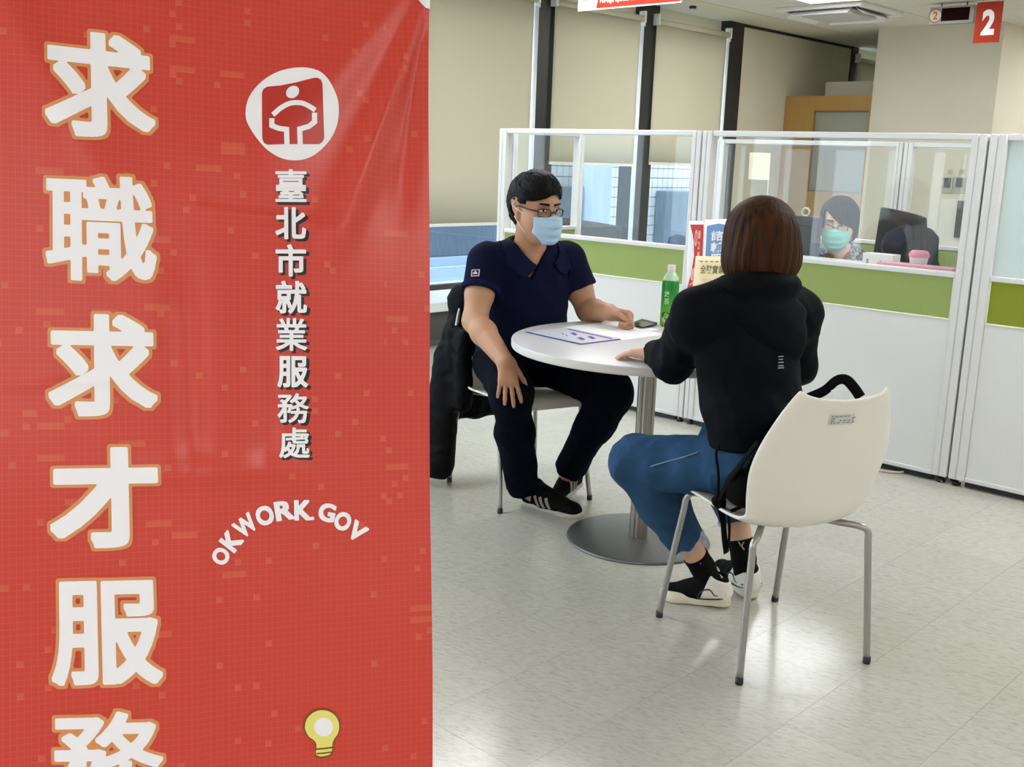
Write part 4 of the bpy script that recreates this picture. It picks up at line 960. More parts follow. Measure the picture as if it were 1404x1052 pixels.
def rbox(c, h, ax=None, rad=.01):
    c = np.asarray(c, np.float32); h = np.asarray(h, np.float32)-rad; R_ = np.eye(3, dtype=np.float32) if ax is None else np.asarray(ax, np.float32)
    def f(P):
        q = np.abs((P-c)@R_.T)-h; return np.linalg.norm(np.maximum(q, 0), axis=1)+np.minimum(q.max(1), 0)-rad
    m = float(np.linalg.norm(h))+rad; f.bb = (c-m, c+m); return f
def half(c, n):
    """solid where (p-c).n < 0"""
    c = np.asarray(c, np.float32); n = np.asarray(n, np.float32); n = n/np.linalg.norm(n); return lambda P: (P-c)@n
def smin(a, b, k):
    h = np.maximum(k-np.abs(a-b), 0)/k; return np.minimum(a, b)-h*h*k*.25
def U(fs, k=0.0):
    fs = list(fs)
    def f(P):
        d = fs[0](P)
        for g in fs[1:]: d = smin(d, g(P), k) if k > 0 else np.minimum(d, g(P))
        return d
    f.bb = (np.min([g.bb[0] for g in fs], 0), np.max([g.bb[1] for g in fs], 0)); return f
def cull(f, pad=.06):
    lo, hi = f.bb; c = (lo+hi)/2; R_ = float(np.linalg.norm(hi-lo)/2)
    def g(P):
        d = np.linalg.norm(P-c, axis=1)-R_; o = d+.02; m = d < pad
        if m.any(): o[m] = f(P[m])
        return o
    g.bb = f.bb; return g
def INT(f, *hs, k=0.0):
    def g(P):
        d = f(P)
        for h in hs: d = np.maximum(d, h(P)) if k <= 0 else -smin(-d, -h(P), k)
        return d
    g.bb = f.bb; return g
def SUB(f, *hs, k=0.0):
    def g(P):
        d = f(P)
        for h in hs: d = np.maximum(d, -h(P)) if k <= 0 else -smin(-d, h(P), k)
        return d
    g.bb = f.bb; return g
def INF(f, r):
    g = lambda P: f(P)-r; g.bb = (f.bb[0]-r, f.bb[1]+r); return g
def wob(P, freq, seed=0, n=6, stretch=(1, 1, 1)):
    """cheap smooth noise, about -1..1"""
    rs = np.random.RandomState(seed); o = np.zeros(len(P), np.float32); Q = P*np.asarray(stretch, np.float32)
    for i in range(n):
        k = rs.normal(size=3); k = k/np.linalg.norm(k)*freq*(.6+.9*rs.rand()); o += np.sin(Q@k.astype(np.float32)+rs.rand()*6.3+1.3*np.sin(Q@(rs.normal(size=3)*freq*.45).astype(np.float32)+rs.rand()*6))
    return o/n**.5*.8
def FOLD(f, amp, freq, seed=0, stretch=(1, 1, 1), ridge=True):
    def g(P):
        w = wob(P, freq, seed, 6, stretch); w = 1-2*np.abs(w) if ridge else w
        return f(P)-amp*w
    g.bb = (f.bb[0]-amp*2, f.bb[1]+amp*2); return g
def surface(f, h, pad=.012, lo=None, hi=None):
    """surface nets on a grid of step h, evaluated only near the surface"""
    lo = f.bb[0]-pad if lo is None else np.asarray(lo); hi = f.bb[1]+pad if hi is None else np.asarray(hi)
    B = 4; nb = np.ceil((hi-lo)/(h*B)).astype(int)+1; n = nb*B
    ax = [lo[i]+h*B*(np.arange(nb[i])+.5)-h*.5 for i in range(3)]
    Cc = np.stack(np.meshgrid(*ax, indexing='ij'), -1).reshape(-1, 3).astype(np.float32); dc = f(Cc).reshape(nb)
    D = np.repeat(np.repeat(np.repeat(dc, B, 0), B, 1), B, 2).astype(np.float32)
    act = np.argwhere(np.abs(dc) < h*B*1.9)
    o = np.stack(np.meshgrid(*[np.arange(B)]*3, indexing='ij'), -1).reshape(-1, 3)
    idx = (act[:, None]*B+o[None]).reshape(-1, 3)
    D[idx[:, 0], idx[:, 1], idx[:, 2]] = f((lo+idx*h).astype(np.float32))
    S = D < 0
    s8 = [S[i:n[0]-1+i, j:n[1]-1+j, k:n[2]-1+k] for i in (0, 1) for j in (0, 1) for k in (0, 1)]
    cnt = sum(x.astype(np.int8) for x in s8); cell = np.argwhere((cnt > 0) & (cnt < 8))
    cid = -np.ones(cnt.shape, np.int32); cid[cell[:, 0], cell[:, 1], cell[:, 2]] = np.arange(len(cell))
    acc = np.zeros((len(cell), 3)); num = np.zeros(len(cell))
    corner = [np.array(c) for c in ((0,0,0),(0,0,1),(0,1,0),(0,1,1),(1,0,0),(1,0,1),(1,1,0),(1,1,1))]
    dv = [D[cell[:, 0]+c[0], cell[:, 1]+c[1], cell[:, 2]+c[2]] for c in corner]
    for i in range(8):
        for j in range(i+1, 8):
            if np.abs(corner[i]-corner[j]).sum() != 1: continue
            m = (dv[i] < 0) != (dv[j] < 0); t = dv[i]/(dv[i]-dv[j]+1e-12)
            acc[m] += corner[i]+t[m, None]*(corner[j]-corner[i]); num[m] += 1
    V = lo+h*(cell+acc/np.maximum(num, 1)[:, None]); Fq = []
    for a in range(3):
        b, c = (a+1) % 3, (a+2) % 3
        sl0 = [slice(1, n[i]-1) for i in range(3)]; sl1 = list(sl0); sl0[a] = slice(0, n[a]-1); sl1[a] = slice(1, n[a])
        A0 = S[tuple(sl0)]; A1 = S[tuple(sl1)]; e = np.argwhere(A0 != A1)
        if not len(e): continue
        inside = A0[e[:, 0], e[:, 1], e[:, 2]]
        off = np.array([1, 1, 1]); off[a] = 0; e = e+off
        def at(db, dc_):
            q = e.copy(); q[:, b] += db; q[:, c] += dc_; return cid[q[:, 0], q[:, 1], q[:, 2]]
        q = np.stack([at(-1, -1), at(0, -1), at(0, 0), at(-1, 0)], 1); q[~inside] = q[~inside][:, ::-1]; Fq.append(q)
    Fq = np.vstack(Fq); Fq = Fq[(Fq >= 0).all(1)]
    return V, Fq
def field_obj(name, f, h, m, parent=None, base=None, room=False, **kw):
    """mesh of a field given in camera-heading coordinates"""
    V, Fq = surface(f, h, **kw)
    if not room: V = C2R(V)
    if parent is not None: b = BASE.get(parent.name, np.zeros(3)); loc = (0, 0, 0)
    else: b = np.array(base, float) if base is not None else np.zeros(3); loc = tuple(b)
    me = bpy.data.meshes.new(name); V = (V-b).astype(np.float32)
    me.vertices.add(len(V)); me.vertices.foreach_set('co', V.ravel()); me.loops.add(Fq.size); me.loops.foreach_set('vertex_index', Fq.astype(np.int32).ravel())
    me.polygons.add(len(Fq)); me.polygons.foreach_set('loop_start', np.arange(0, Fq.size, 4, dtype=np.int32))
    me.update(calc_edges=True); o = finish(name, me, m, parent, loc, True); BASE[o.name] = b
    return o
def cloc(px, py, Y):
    d = CFW+CRT*(px-702)/FPX-CUP*(py-526)/FPX; return EYE+d*(Y/d[1])
def cz(px, py, z):
    d = CFW+CRT*(px-702)/FPX-CUP*(py-526)/FPX; return EYE+d*((z-CAMH)/d[2])
def hand(wr, f, n, thumb, curls, spread=1.0, s=1.0, tcurl=.5, tout=.7):
    """palm and five fingers. f: along the palm, n: back of the hand, thumb: +1/-1 side (left of f seen along n)"""
    f = np.asarray(f, float); f /= np.linalg.norm(f); n = np.asarray(n, float); n = n-f*(n@f); n /= np.linalg.norm(n); l = np.cross(n, f)*thumb
    wr = np.asarray(wr, float); out = []
    kn = [(.085, .029), (.090, .010), (.085, -.010), (.076, -.028)]; ln = [(.040, .024, .021), (.045, .028, .022), (.041, .026, .022), (.032, .020, .019)]
    palm = []
    for (a, b) in kn: palm.append(rcone(wr+(f*.012+l*b*.55)*s-n*.004, wr+(f*a+l*b)*s, .0165*s, .0115*s))
    palm = U(palm, .022)
    fin = []
    for i, (a, b) in enumerate(kn):
        p = wr+(f*(a-.004)+l*b)*s; d = f*math.cos(b*spread*7)+l*math.sin(b*spread*7); ch = []
        ang = 0; r = [.0098, .0090, .0083, .0074]
        if i == 3: r = [x*.87 for x in r]
        for j in range(3):
            ang += curls[i][j]; dd = d*math.cos(ang)-n*math.sin(ang); q = p+dd*ln[i][j]*s; ch.append(rcone(p, q, r[j]*s, r[j+1]*s)); p = q
        fin.append(U(ch, .004))
    t0 = wr+(f*.018+l*.024-n*.006)*s; d = f*math.cos(tout)+l*math.sin(tout)-n*.25; d /= np.linalg.norm(d); t1 = t0+d*.038*s
    d2 = d*math.cos(tcurl)+f*math.sin(tcurl)*.8-n*math.sin(tcurl)*.5; d2 /= np.linalg.norm(d2); t2 = t1+d2*.032*s; d3 = d2+f*.25-n*.15; d3 /= np.linalg.norm(d3); t3 = t2+d3*.026*s
    th = U([rcone(t0, t1, .0165*s, .0115*s), rcone(t1, t2, .0112*s, .0095*s), rcone(t2, t3, .0095*s, .0075*s)], .006)
    # fingers stay separate from one another, each melts into the palm
    def g(P):
        d = palm(P); m = None
        for q in fin: e = q(P); m = e if m is None else np.minimum(m, e)
        return smin(smin(d, m, .007), th(P), .009)
    allf = [palm, th]+fin; g.bb = (np.min([q.bb[0] for q in allf], 0), np.max([q.bb[1] for q in allf], 0))
    g.wr = wr; return cull(g, .05)

MT['skin'] = mat('skin_tan', 'b08262', .5, noise=(9, .25), col2='b98c6e', bump=(120, .06), Subsurface_Weight=.08)
MT['skin2'] = mat('skin_light', 'c89c7c', .5, noise=(9, .25), col2='d1a98c', bump=(120, .06), Subsurface_Weight=.08)
MT['skin3'] = mat('skin_pale', 'd3b095', .5, noise=(9, .25), col2='dcbba2', Subsurface_Weight=.08)
def hair_mat(name, c1, c2, stretch=(60, 60, 3)):
    return mat(name, c1, .55, 0, .12, noise=(1.0, .22), col2=c2, bump=(1.6, .35), stretch=stretch)
MT['hair_black'] = hair_mat('hair_black', '050505', '0d0c0c'); MT['hair_brown'] = hair_mat('hair_brown', '1f1009', '47290f'); MT['hair_dark'] = hair_mat('hair_dark', '1b1917', '2e2a27')
MT['eye_white'] = mat('eye_white', 'e4ddd6', .3); MT['iris'] = mat('iris_dark', '1a100b', .15)
MT['navy'] = mat('navy_pique', '060b26', .95, 0, .15, noise=(8, .3), col2='080e2b', bump=(900, .25)); MT['navy_dark'] = mat('navy_rib', '0b1433', .95, 0, .15, bump=(900, .3))
MT['denim_dark'] = mat('dark_denim', '03050c', .95, 0, .08, noise=(10, .3), col2='070c1c', bump=(700, .3)); MT['denim'] = mat('blue_denim', '22405e', .95, 0, .15, noise=(14, .3), col2='34557a', bump=(700, .35))
MT['shoe_black'] = mat('shoe_black', '030304', .8, 0, .15, bump=(300, .2)); MT['sole_cream'] = mat('sole_cream', 'd8d2bc', .5); MT['stripe'] = mat('shoe_stripe', '8e8a82', .6)
MT['mask_blue'] = mat('mask_blue', 'a9c9e4', .85, bump=(400, .15)); MT['mask_teal'] = mat('mask_teal', '86d2c4', .85, bump=(400, .15)); MT['elastic'] = mat('ear_loop', 'e6ddd6', .8)
MT['frame'] = mat('spectacle_frame', '1c120e', .3); MT['lens'] = glass_mat('spectacle_lens', (.97, .97, .97), .08, 0.0)

def head_field(c, F_, s=1.0, jaw=1.0):
    """c: middle of the head; F_: (forward, left, up) rows"""
    f, l, u = [np.asarray(x, float) for x in F_]; L = lambda a, b, d: np.asarray(c, float)+(f*a+l*b+u*d)*s
    sk = [ell(L(-.008, 0, .030), A_(.097, .077, .088)*s, F_), ell(L(.028, 0, -.055), A_(.062*jaw, .061*jaw, .068)*s, F_), ell(L(.050, 0, -.092), A_(.034, .034*jaw, .028)*s, F_),
          ell(L(.03, .034, -.035), A_(.05, .034, .035)*s, F_), ell(L(.03, -.034, -.035), A_(.05, .034, .035)*s, F_)]
    h = U(sk, .03*s)
    nose = U([rcone(L(.084, 0, .004), L(.104, 0, -.036), .009*s, .0125*s), rcone(L(.088, .010, -.040), L(.088, -.010, -.040), .011*s, .011*s)], .012*s)
    brow = U([rcone(L(.076, .012, .026), L(.070, .042, .026), .010*s, .008*s), rcone(L(.076, -.012, .026), L(.070, -.042, .026), .010*s, .008*s)], .01)
    lips = U([rcone(L(.083, .016, -.066), L(.083, -.016, -.066), .008*s, .008*s), rcone(L(.081, .012, -.076), L(.081, -.012, -.076), .008*s, .008*s)], .004)
    h = U([h, nose, brow, lips], .014*s)
    h = SUB(h, ell(L(.088, .031, .006), A_(.017, .017, .012)*s, F_), ell(L(.088, -.031, .006), A_(.017, .017, .012)*s, F_), k=.012*s)
    ears = []
    for sd in (1, -1):
        e = U([rcone(L(-.018, .076*sd, .024), L(-.006, .073*sd, -.036), .019*s, .010*s), rcone(L(-.030, .084*sd, .022), L(-.022, .080*sd, -.005), .012*s, .008*s)], .012*s)
        e = INT(e, half(L(0, .088*sd, 0), (l+f*.28*sd*0)*sd), half(L(0, .060*sd, 0), -l*sd)); e = SUB(e, ell(L(-.008, .090*sd, .006), A_(.012, .010, .020)*s, F_), k=.006); ears.append(e)
    g = U([h]+ears, .006*s); g.L = L; g.F = F_; g.face = h; g.s = s
    return g
def face_bits(hf, parent, look=0.0, gl=True, lens=True, fr=.0019, mask=None, sq=True, dz=0.0):
    """eyes, spectacles, mask with ear loops"""
    L, F_, s = hf.L, hf.F, hf.s; f, l, u = [np.asarray(x, float) for x in F_]
    for sd in (1, -1):
        e = INT(ell(L(.0765, .031*sd, .006), A_(.0115, .0125, .0085)*s, F_), half(L(0, 0, .0115), u))
        field = U([e], 0); o = field_obj('eye', field, .0012, MT['eye_white'], parent, pad=.004)
        e = ell(L(.0850, .031*sd-.002, .0065), A_(.0042, .0055, .0055)*s, F_); field_obj('iris', e, .0010, MT['iris'], o, pad=.003)
        b = rcone(L(.0895, .014*sd, .0265), L(.0790, .046*sd, .0290), .0045*s, .0030*s); field_obj('eyebrow', b, .0015, MT['hair_black'], parent, pad=.004)
    if gl:
        g = MB()
        for sd in (1, -1):
            R_ = [L(.102-.010*(abs(.034+.023*x)/.057)**2*1.6, sd*(.034+.023*x), dz-.002+.0145*y) for x, y in (lambda t: zip(np.sign(np.cos(t))*np.abs(np.cos(t))**.55, np.sign(np.sin(t))*np.abs(np.sin(t))**.55))(np.linspace(0, 2*pi, 36))]
            g.tube(C2R(np.array(R_)), fr*s, 8, cap=False)
            g.tube(C2R(np.array([L(.089, sd*.058, dz+.004), L(.06, sd*.0745, dz+.006), L(-.005, sd*.080, dz+.010), L(-.03, sd*.078, dz-.004)])), [fr*s*1.3]*4, 8)
        g.tube(C2R(smooth_path([L(.102, .011, dz), L(.106, 0, dz+.003), L(.102, -.011, dz)], 5)), fr*s, 8)
        gl_ = g.build('spectacles', MT['frame'], parent, smooth=True)
        if lens:
            for sd in (1, -1):
                q = MB(); P = [L(.1015-.010*(abs(.034+.022*x)/.057)**2*1.6, sd*(.034+.022*x), dz-.002+.0138*y) for x, y in (lambda t: zip(np.sign(np.cos(t))*np.abs(np.cos(t))**.55, np.sign(np.sin(t))*np.abs(np.sin(t))**.55))(np.linspace(0, 2*pi, 28, endpoint=False))]
                q.add(C2R(np.array(P)), [tuple(range(28))]); q.build('lens', MT['lens'], gl_)
    if mask is not None:
        m = U([ell(L(.030, 0, -.050), A_(.078, .066, .080)*s, F_), rcone(L(.080, 0, -.012), L(.098, 0, -.040), .016*s, .020*s), ell(L(.050, 0, -.090), A_(.050, .048, .034)*s, F_)], .05*s)
        m = U([m, INF(hf.face, .004)], .02)
        Ff, Ll, Uu = f.astype(np.float32), l.astype(np.float32), u.astype(np.float32); c0 = L(0, 0, 0).astype(np.float32)
        def g(P):
            q = P-c0; x, y, z = q@Ff/s, q@Ll/s, q@Uu/s
            pl = .0022*np.tanh(3*np.sin((z+.05)*2*pi/.030+.6*np.cos(y*25)))*np.clip(1-np.abs(y)/.06, 0, 1)
            d = m(P)-.0035-pl; d = np.maximum(d, -(d+.0035))
            top = z-(-.014+.010*np.exp(-(y/.018)**2)-.10*np.maximum(np.abs(y)-.02, 0)); bot = -(z+.118-1.1*np.maximum(np.abs(y)-.028, 0)); side = np.maximum(np.abs(y)-.066, .018-x+.0*y)
            return np.maximum(np.maximum(d, top), np.maximum(bot, side))
        g.bb = m.bb; mo = field_obj('face_mask', g, .0025 if s < 1.2 else .003, mask, parent)
        q = MB()
        for sd in (1, -1):
            q.tube(C2R(smooth_path([L(.026, .066*sd, -.020), L(.005, .078*sd, -.008), L(-.026, .088*sd, .006)], 6)), .0016*s, 6)
            q.tube(C2R(smooth_path([L(.028, .062*sd, -.082), L(.008, .072*sd, -.062), L(-.020, .082*sd, -.03)], 6)), .0016*s, 6)
        q.build('ear_loop', MT['elastic'], mo, smooth=True)
def foot_in(heel, toe, ank, r=.03, up=(0, 0, 1)):
    heel, toe = np.asarray(heel, float), np.asarray(toe, float); d = toe-heel; u = axes(d, up)[2]
    return U([rcone(ank, heel+d*.24+u*.035, r, r*.85), rcone(heel+d*.24+u*.035, heel+d*.66+u*.024, r*.8, r*.5)], .02)
def shoe(heel, toe, parent, up=(0, 0, 1), style='black', s=1.0, h=.0035):
    """sneaker from heel to toe (both on the sole's underside)"""
    heel, toe = np.asarray(heel, float), np.asarray(toe, float); L_ = np.linalg.norm(toe-heel); f, l, u = axes(toe-heel, up); Fx = np.array([f, l, u]); p = lambda a, b, c: heel+f*a*L_+l*b+u*c
    k = max(L_/.28, .93)
    sole = U([rcone(p(.13, 0, .014*k), p(.45, .002, .013*k), .033*k, .033*k), rcone(p(.45, .002, .013*k), p(.80, .004, .013*k), .033*k, .043*k), rcone(p(.80, .004, .013*k), p(.885, .003, .014*k), .043*k, .034*k)], .02)
    sole = INT(sole, half(p(0, 0, .0), -u), half(p(0, 0, (.038 if style == 'white' else .022)*k), u), k=.006)
    up_ = U([rcone(p(.13, 0, .045*k), p(.42, 0, .04*k), .031*k, .034*k), rcone(p(.42, 0, .04*k), p(.86, .003, .020*k), .036*k, .036*k), rcone(p(.16, 0, .04*k), p(.20, 0, .088*k), .030*k, .034*k), rcone(p(.24, 0, .08*k), p(.62, 0, .046*k), .030*k, .024*k)], .03*k)
    up_ = INT(up_, half(p(0, 0, .014*k), -u)); up_ = SUB(up_, rcone(p(.20, 0, .115*k), p(.28, 0, .13*k), .028*k, .030*k), k=.008)
    so = field_obj('shoe', up_, h, MT['shoe_black'], parent)
    field_obj('sole', sole, h, MT['sole_cream'] if style == 'white' else mat('sole_grey', 'b9b6ae', .6) if 'sole_grey' not in bpy.data.materials else bpy.data.materials['sole_grey'], so)
    lc = MB()
    for a in (.42, .50, .58): lc.tube(C2R(np.array([p(a, -.026*k, .058*k+(.5-a)*.10), p(a+.01, 0, .082*k+(.5-a)*.16), p(a, .026*k, .058*k+(.5-a)*.10)])), .0028, 6)
    lc.build('lace', MT['shoe_black'] if style == 'black' else MT['stripe'], so, smooth=True)
    if style == 'black':
        for sd in (1, -1):
            for a in (.36, .45, .54):
                st2 = INT(INF(up_, .0022), rbox(p(a, .035*sd, .044*k), (.0062*k, .03, .024*k), np.array([f*.93+u*.37, l, u*.93-f*.37]), .001)); st2.bb = (p(a, .03*sd, .04)-.06, p(a, .03*sd, .04)+.06); field_obj('stripe', st2, .002, MT['stripe'], so)
    else:
        hc = INT(INF(up_, .003), rbox(p(.18, 0, .048*k), (.20*L_, .06, .048*k), np.array([f*.94+u*.34, l, u*.94-f*.34]), .004)); hc.bb = up_.bb; field_obj('heel_counter', hc, .003, mat('shoe_white', 'dcdad0', .55) if 'shoe_white' not in bpy.data.materials else bpy.data.materials['shoe_white'], so)
        tc = INT(INF(up_, .0025), half(p(.74, 0, 0), -f), half(p(0, 0, .035*k), u)); tc.bb = up_.bb; field_obj('toe_guard', tc, .003, bpy.data.materials['shoe_white'], so)
        ln = MB()
        for sd in (1, -1):
            y = .0435*k*sd; ln.tube(C2R(smooth_path([p(.06, y*.75, .040*k), p(.16, y*.95, .034*k), p(.42, y*1.05, .030*k), p(.44, y*1.05, .042*k), p(.38, y*1.02, .060*k), p(.28, y, .064*k), p(.20, y*.95, .046*k), p(.06, y*.78, .050*k)], 5)), .0026, 6)
        ln.build('dark_line', mat('shoe_line', '2b2a22', .6) if 'shoe_line' not in bpy.data.materials else bpy.data.materials['shoe_line'], so, smooth=True)
    return so

def hit(f, px, py, lift=0.0, tmax=9.0):
    """first point of field f along the photograph's ray, and its outward normal"""
    d = CFW+CRT*(px-702)/FPX-CUP*(py-526)/FPX; d = d/np.linalg.norm(d); lo, hi = f.bb; t = max(0.3, float(np.linalg.norm((lo+hi)/2-EYE)-np.linalg.norm(hi-lo)/2-.05))
    for _ in range(140):
        p = (EYE+d*t).astype(np.float32)[None]; v = float(f(p)[0])
        if v < .0004: break
        t += max(v*.7, .0004)
        if t > tmax: break
    p = EYE+d*t; e = .002
    n = np.array([float(f((p+np.eye(3)[i]*e).astype(np.float32)[None])[0]-f((p-np.eye(3)[i]*e).astype(np.float32)[None])[0]) for i in range(3)]); n /= np.linalg.norm(n)+1e-9
    return p+n*lift, n
def limb(pts, rs, k=.03): return U([rcone(pts[i], pts[i+1], rs[i], rs[i+1]) for i in range(len(pts)-1)], k)
def lerp(a, b, t): return np.asarray(a, float)*(1-t)+np.asarray(b, float)*t

# ================================================================ SEATED MAN
def build_man():
    tf = np.array([.40, -.91, 0]); tl = np.array([.91, .40, 0]); T3 = np.array([tf, tl, (0, 0, 1.)])
    pel, bel, che = A_(.03, 4.31, .555), A_(.035, 4.265, .70), A_(.045, 4.255, .865)
    nb = A_(.050, 4.235, .985); hc = cloc(735, 286, 4.135); shR = (cz(716, 689, 0.0), cz(797, 711, 0.0)); shL = (cz(795, 664, .035), cz(757, 694, 0.0))
    hF = np.array(axes((math.sin(math.radians(37)), -math.cos(math.radians(37)), -.10)))
    Rs, Re, Rw = A_(-.120, 4.155, .962), A_(-.150, 4.035, .752), A_(-.026, 3.805, .640)
    Ls, Le, Lw = A_(.205, 4.325, .962), A_(.297, 4.285, .770), A_(.362, 4.085, .797)
    Rh, Rk, Ra = A_(-.057, 4.25, .548), A_(.000, 3.845, .515), A_(.052, 4.07, .10)
    Lh, Lk, La = A_(.117, 4.35, .548), A_(.392, 4.035, .485), A_(*cz(779, 646, .125))
    hf = head_field(hc, hF, 1.04, 1.06)
    torso = U([ell(pel, (.125, .175, .12), T3), ell(bel, (.130, .165, .15), T3), ell(che, (.112, .165, .17), T3), rcone(Rs+A_(.02, .01, -.005), nb-A_(0, 0, .01), .058, .056), rcone(Ls-A_(.02, 0, .005), nb-A_(0, 0, .01), .058, .056)], .07)
    neck = rcone(nb-A_(0, 0, .03), hf.L(-.02, 0, -.05), .064, .058)
    armR = limb([Rs, lerp(Rs, Re, .55), Re, lerp(Re, Rw, .3), Rw], [.058, .054, .046, .048, .031], .02)
    armL = limb([Ls, lerp(Ls, Le, .55), Le, lerp(Le, Lw, .3), Lw], [.058, .054, .045, .046, .031], .02)
    hR = hand(Rw+A_(.004, -.002, .004), (.10, -.42, -.90), (.05, -.90, .42), 1, [(.12, .22, .2), (.08, .25, .2), (.1, .25, .2), (.16, .28, .2)], 1.15, .93, .15, .62)
    hL = hand(Lw, (.85, -.42, -.12), (.20, .50, .82), -1, [(.85, 1.45, .9), (.95, 1.5, .9), (1.05, 1.5, .9), (1.1, 1.45, .9)], .5, 1.02, .75, .5)
    legR = limb([Rh, Rk, lerp(Rk, Ra, .35), Ra], [.085, .062, .058, .040], .03); legL = limb([Lh, Lk, lerp(Lk, La, .35), La], [.085, .062, .058, .040], .03)
    ftR = foot_in(*shR, Ra, .034, (.10, -.25, 1)); ftL = foot_in(*shL, La, .034, (-.25, -.1, 1))
    body = U([hf, neck, torso, armR, armL, legR, legL], .022)
    core = [cull(hf), neck, torso, cull(armR), cull(armL), cull(legR), cull(legL), ftR, ftL]
    def bodyf(P):
        d = core[0](P)
        for g in core[1:]: d = smin(d, g(P), .02)
        return smin(smin(d, hR(P), .018), hL(P), .018)
    bodyf.bb = (np.min([g.bb[0] for g in core+[hR, hL]], 0), np.max([g.bb[1] for g in core+[hR, hL]], 0))
    base = C2R(A_(.03, 4.31, 0))
    man = tag(field_obj('person', bodyf, .0038, MT['skin'], None, base), 'seated person in navy polo shirt, spectacles and pale blue face mask at the round table', 'person')
    face_bits(hf, man, mask=MT['mask_blue'], fr=.0021)
    # hair: short, thick on top, swept fringe
    L = hf.L
    cap = U([ell(L(-.018, 0, .042), A_(.105, .088, .098)*1.04, hF), ell(L(.035, -.01, .075), A_(.060, .066, .050)*1.04, hF), ell(L(-.055, 0, -.005), A_(.055, .072, .075)*1.04, hF)], .04)
    fr_, lf, uf = [x.astype(np.float32) for x in hF]; c0 = L(0, 0, 0).astype(np.float32)
    def hairf(P):
        q = P-c0; x, y, z = q@fr_, q@lf, q@uf
        st = wob(np.c_[x*.5+z*.4, y*1.6, z*.8].astype(np.float32), 60, 5); d = cap(P)-.0022*(1-2*np.abs(st))-.0016*np.sin(y*300+9*st+x*60)-.0010*wob(P, 170, 8)
        line = .054+.012*np.sin(y*40+1)-.25*np.maximum(np.abs(y)-.045, 0)      # hairline height at the forehead
        face = np.minimum(x-.030, line-z)                                       # >0 inside the bare face
        side = np.minimum(np.minimum(x+.016-.10*np.maximum(z, 0), .020-z)*1.0, np.abs(y)-.03)   # ears and cheeks bare
        ear = .034-np.sqrt((x+.014)**2+(z+.006)**2)
        ear = np.minimum(ear, np.abs(y)-.055)
        nape = -.095-z
        return np.maximum(np.maximum(np.maximum(d, face), np.maximum(side, nape)), ear)
    hairf.bb = cap.bb; field_obj('hair', hairf, .0035, MT['hair_black'], man)
    # polo shirt
    slR = limb([Rs, lerp(Rs, Re, .62)], [.074, .072]); slL = limb([Ls, lerp(Ls, Le, .66)], [.074, .071])
    slR = INT(slR, half(lerp(Rs, Re, .50), Re-Rs)); slL = INT(slL, half(lerp(Ls, Le, .56), Le-Ls))
    sh = U([INF(torso, .014), cull(slR), cull(slL)], .035)
    sh = FOLD(sh, .0042, 15, 11, (1, 1, .7)); sh = FOLD(sh, .0018, 40, 12)
    V1, V2 = hit(sh, 719, 342)[0]+A_(0, 0, .02), hit(sh, 729, 382)[0]
    inner = sh; v2 = V2.astype(np.float32); tf32, tl32 = tf.astype(np.float32), (tl*.96-tf*.28).astype(np.float32)
    def wedge(P):
        q = P-v2; return np.maximum(np.maximum((np.abs(q@tl32-.06*q[:, 2])-.50*q[:, 2]-.004)*.9, -(q@tf32)-.085), q[:, 2]-.16)
    def wedge2(P):
        q = P-v2; return np.maximum((np.abs(q@tl32-.06*q[:, 2])-.50*q[:, 2]-.008)*.9, -(q@tf32)-.085)
    sh = SUB(INT(sh, half((0, 0, .545), (0, 0, -1)), half(lerp(Rs, Re, .50), Re-Rs) if False else half((0, 0, 1.2), (0, 0, 1))), wedge, INF(neck, .006), k=.004)
    so = field_obj('polo_shirt', sh, .005, MT['navy'], man)
    for S0, E0, t, nm in ((Rs, Re, .50, 'cuff'), (Ls, Le, .56, 'cuff')):
        d_ = (E0-S0)/np.linalg.norm(E0-S0); c_ = lerp(S0, E0, t); cf = INT(rcone(c_-d_*.05, c_+d_*.05, .0765, .0745), half(c_+d_*.003, d_), half(c_-d_*.020, -d_)); cf.bb = (c_-.09, c_+.09); field_obj(nm, cf, .004, MT['navy_dark'], so)
    def push(P, fl, lift):
        P = P.astype(np.float32)
        for _ in range(6):
            d0 = fl(P); e_ = .003; g_ = np.stack([fl(P+np.eye(3, dtype=np.float32)[k]*e_)-fl(P-np.eye(3, dtype=np.float32)[k]*e_) for k in range(3)], 1); g_ /= np.linalg.norm(g_, axis=1)[:, None]+1e-9
            P = P+g_*np.maximum(lift-d0, 0)[:, None]
        return P
    tl2 = tl*.96-tf*.28; tl2 /= np.linalg.norm(tl2); tf2 = np.cross(tl2, (0, 0, 1.)); tf2 = tf2 if tf2@tf > 0 else -tf2; nc = nb+tf*.012
    for sd, nm in ((1, 'collar'), (-1, 'collar')):
        Gc = np.zeros((22, 9, 3))
        for i_, t in enumerate(np.linspace(0, 1, 22)):
            an = math.pi*(1-t)+.52*t; rim = nc+(tf2*math.cos(an)*.074+tl2*math.sin(an)*.070*sd)+A_(0, 0, .062-.088*t**1.6)
            dn = (tf2*math.cos(an)*.9+tl2*math.sin(an)*sd); wd = .045+.020*t**3; bot = rim+dn*(.040+.012*t)+tl2*sd*.018*t**4+A_(0, 0, -wd)
            if t > .86: bot = lerp(bot, rim, .75*((t-.86)/.14)**2)
            for j_, w_ in enumerate(np.linspace(0, 1, 9)): Gc[i_, j_] = lerp(rim, bot, w_)+dn*.010*math.sin(math.pi*w_)
        Q = push(Gc.reshape(-1, 3), U([inner, INF(neck, .002)], 0), .0045).reshape(22, 9, 3)
        g = MB(); g.grid(C2R(Q)); o_ = g.build(nm, MT['navy_dark'], so, smooth=True); md = o_.modifiers.new('thickness', 'SOLIDIFY'); md.thickness = .0032; md.offset = 0
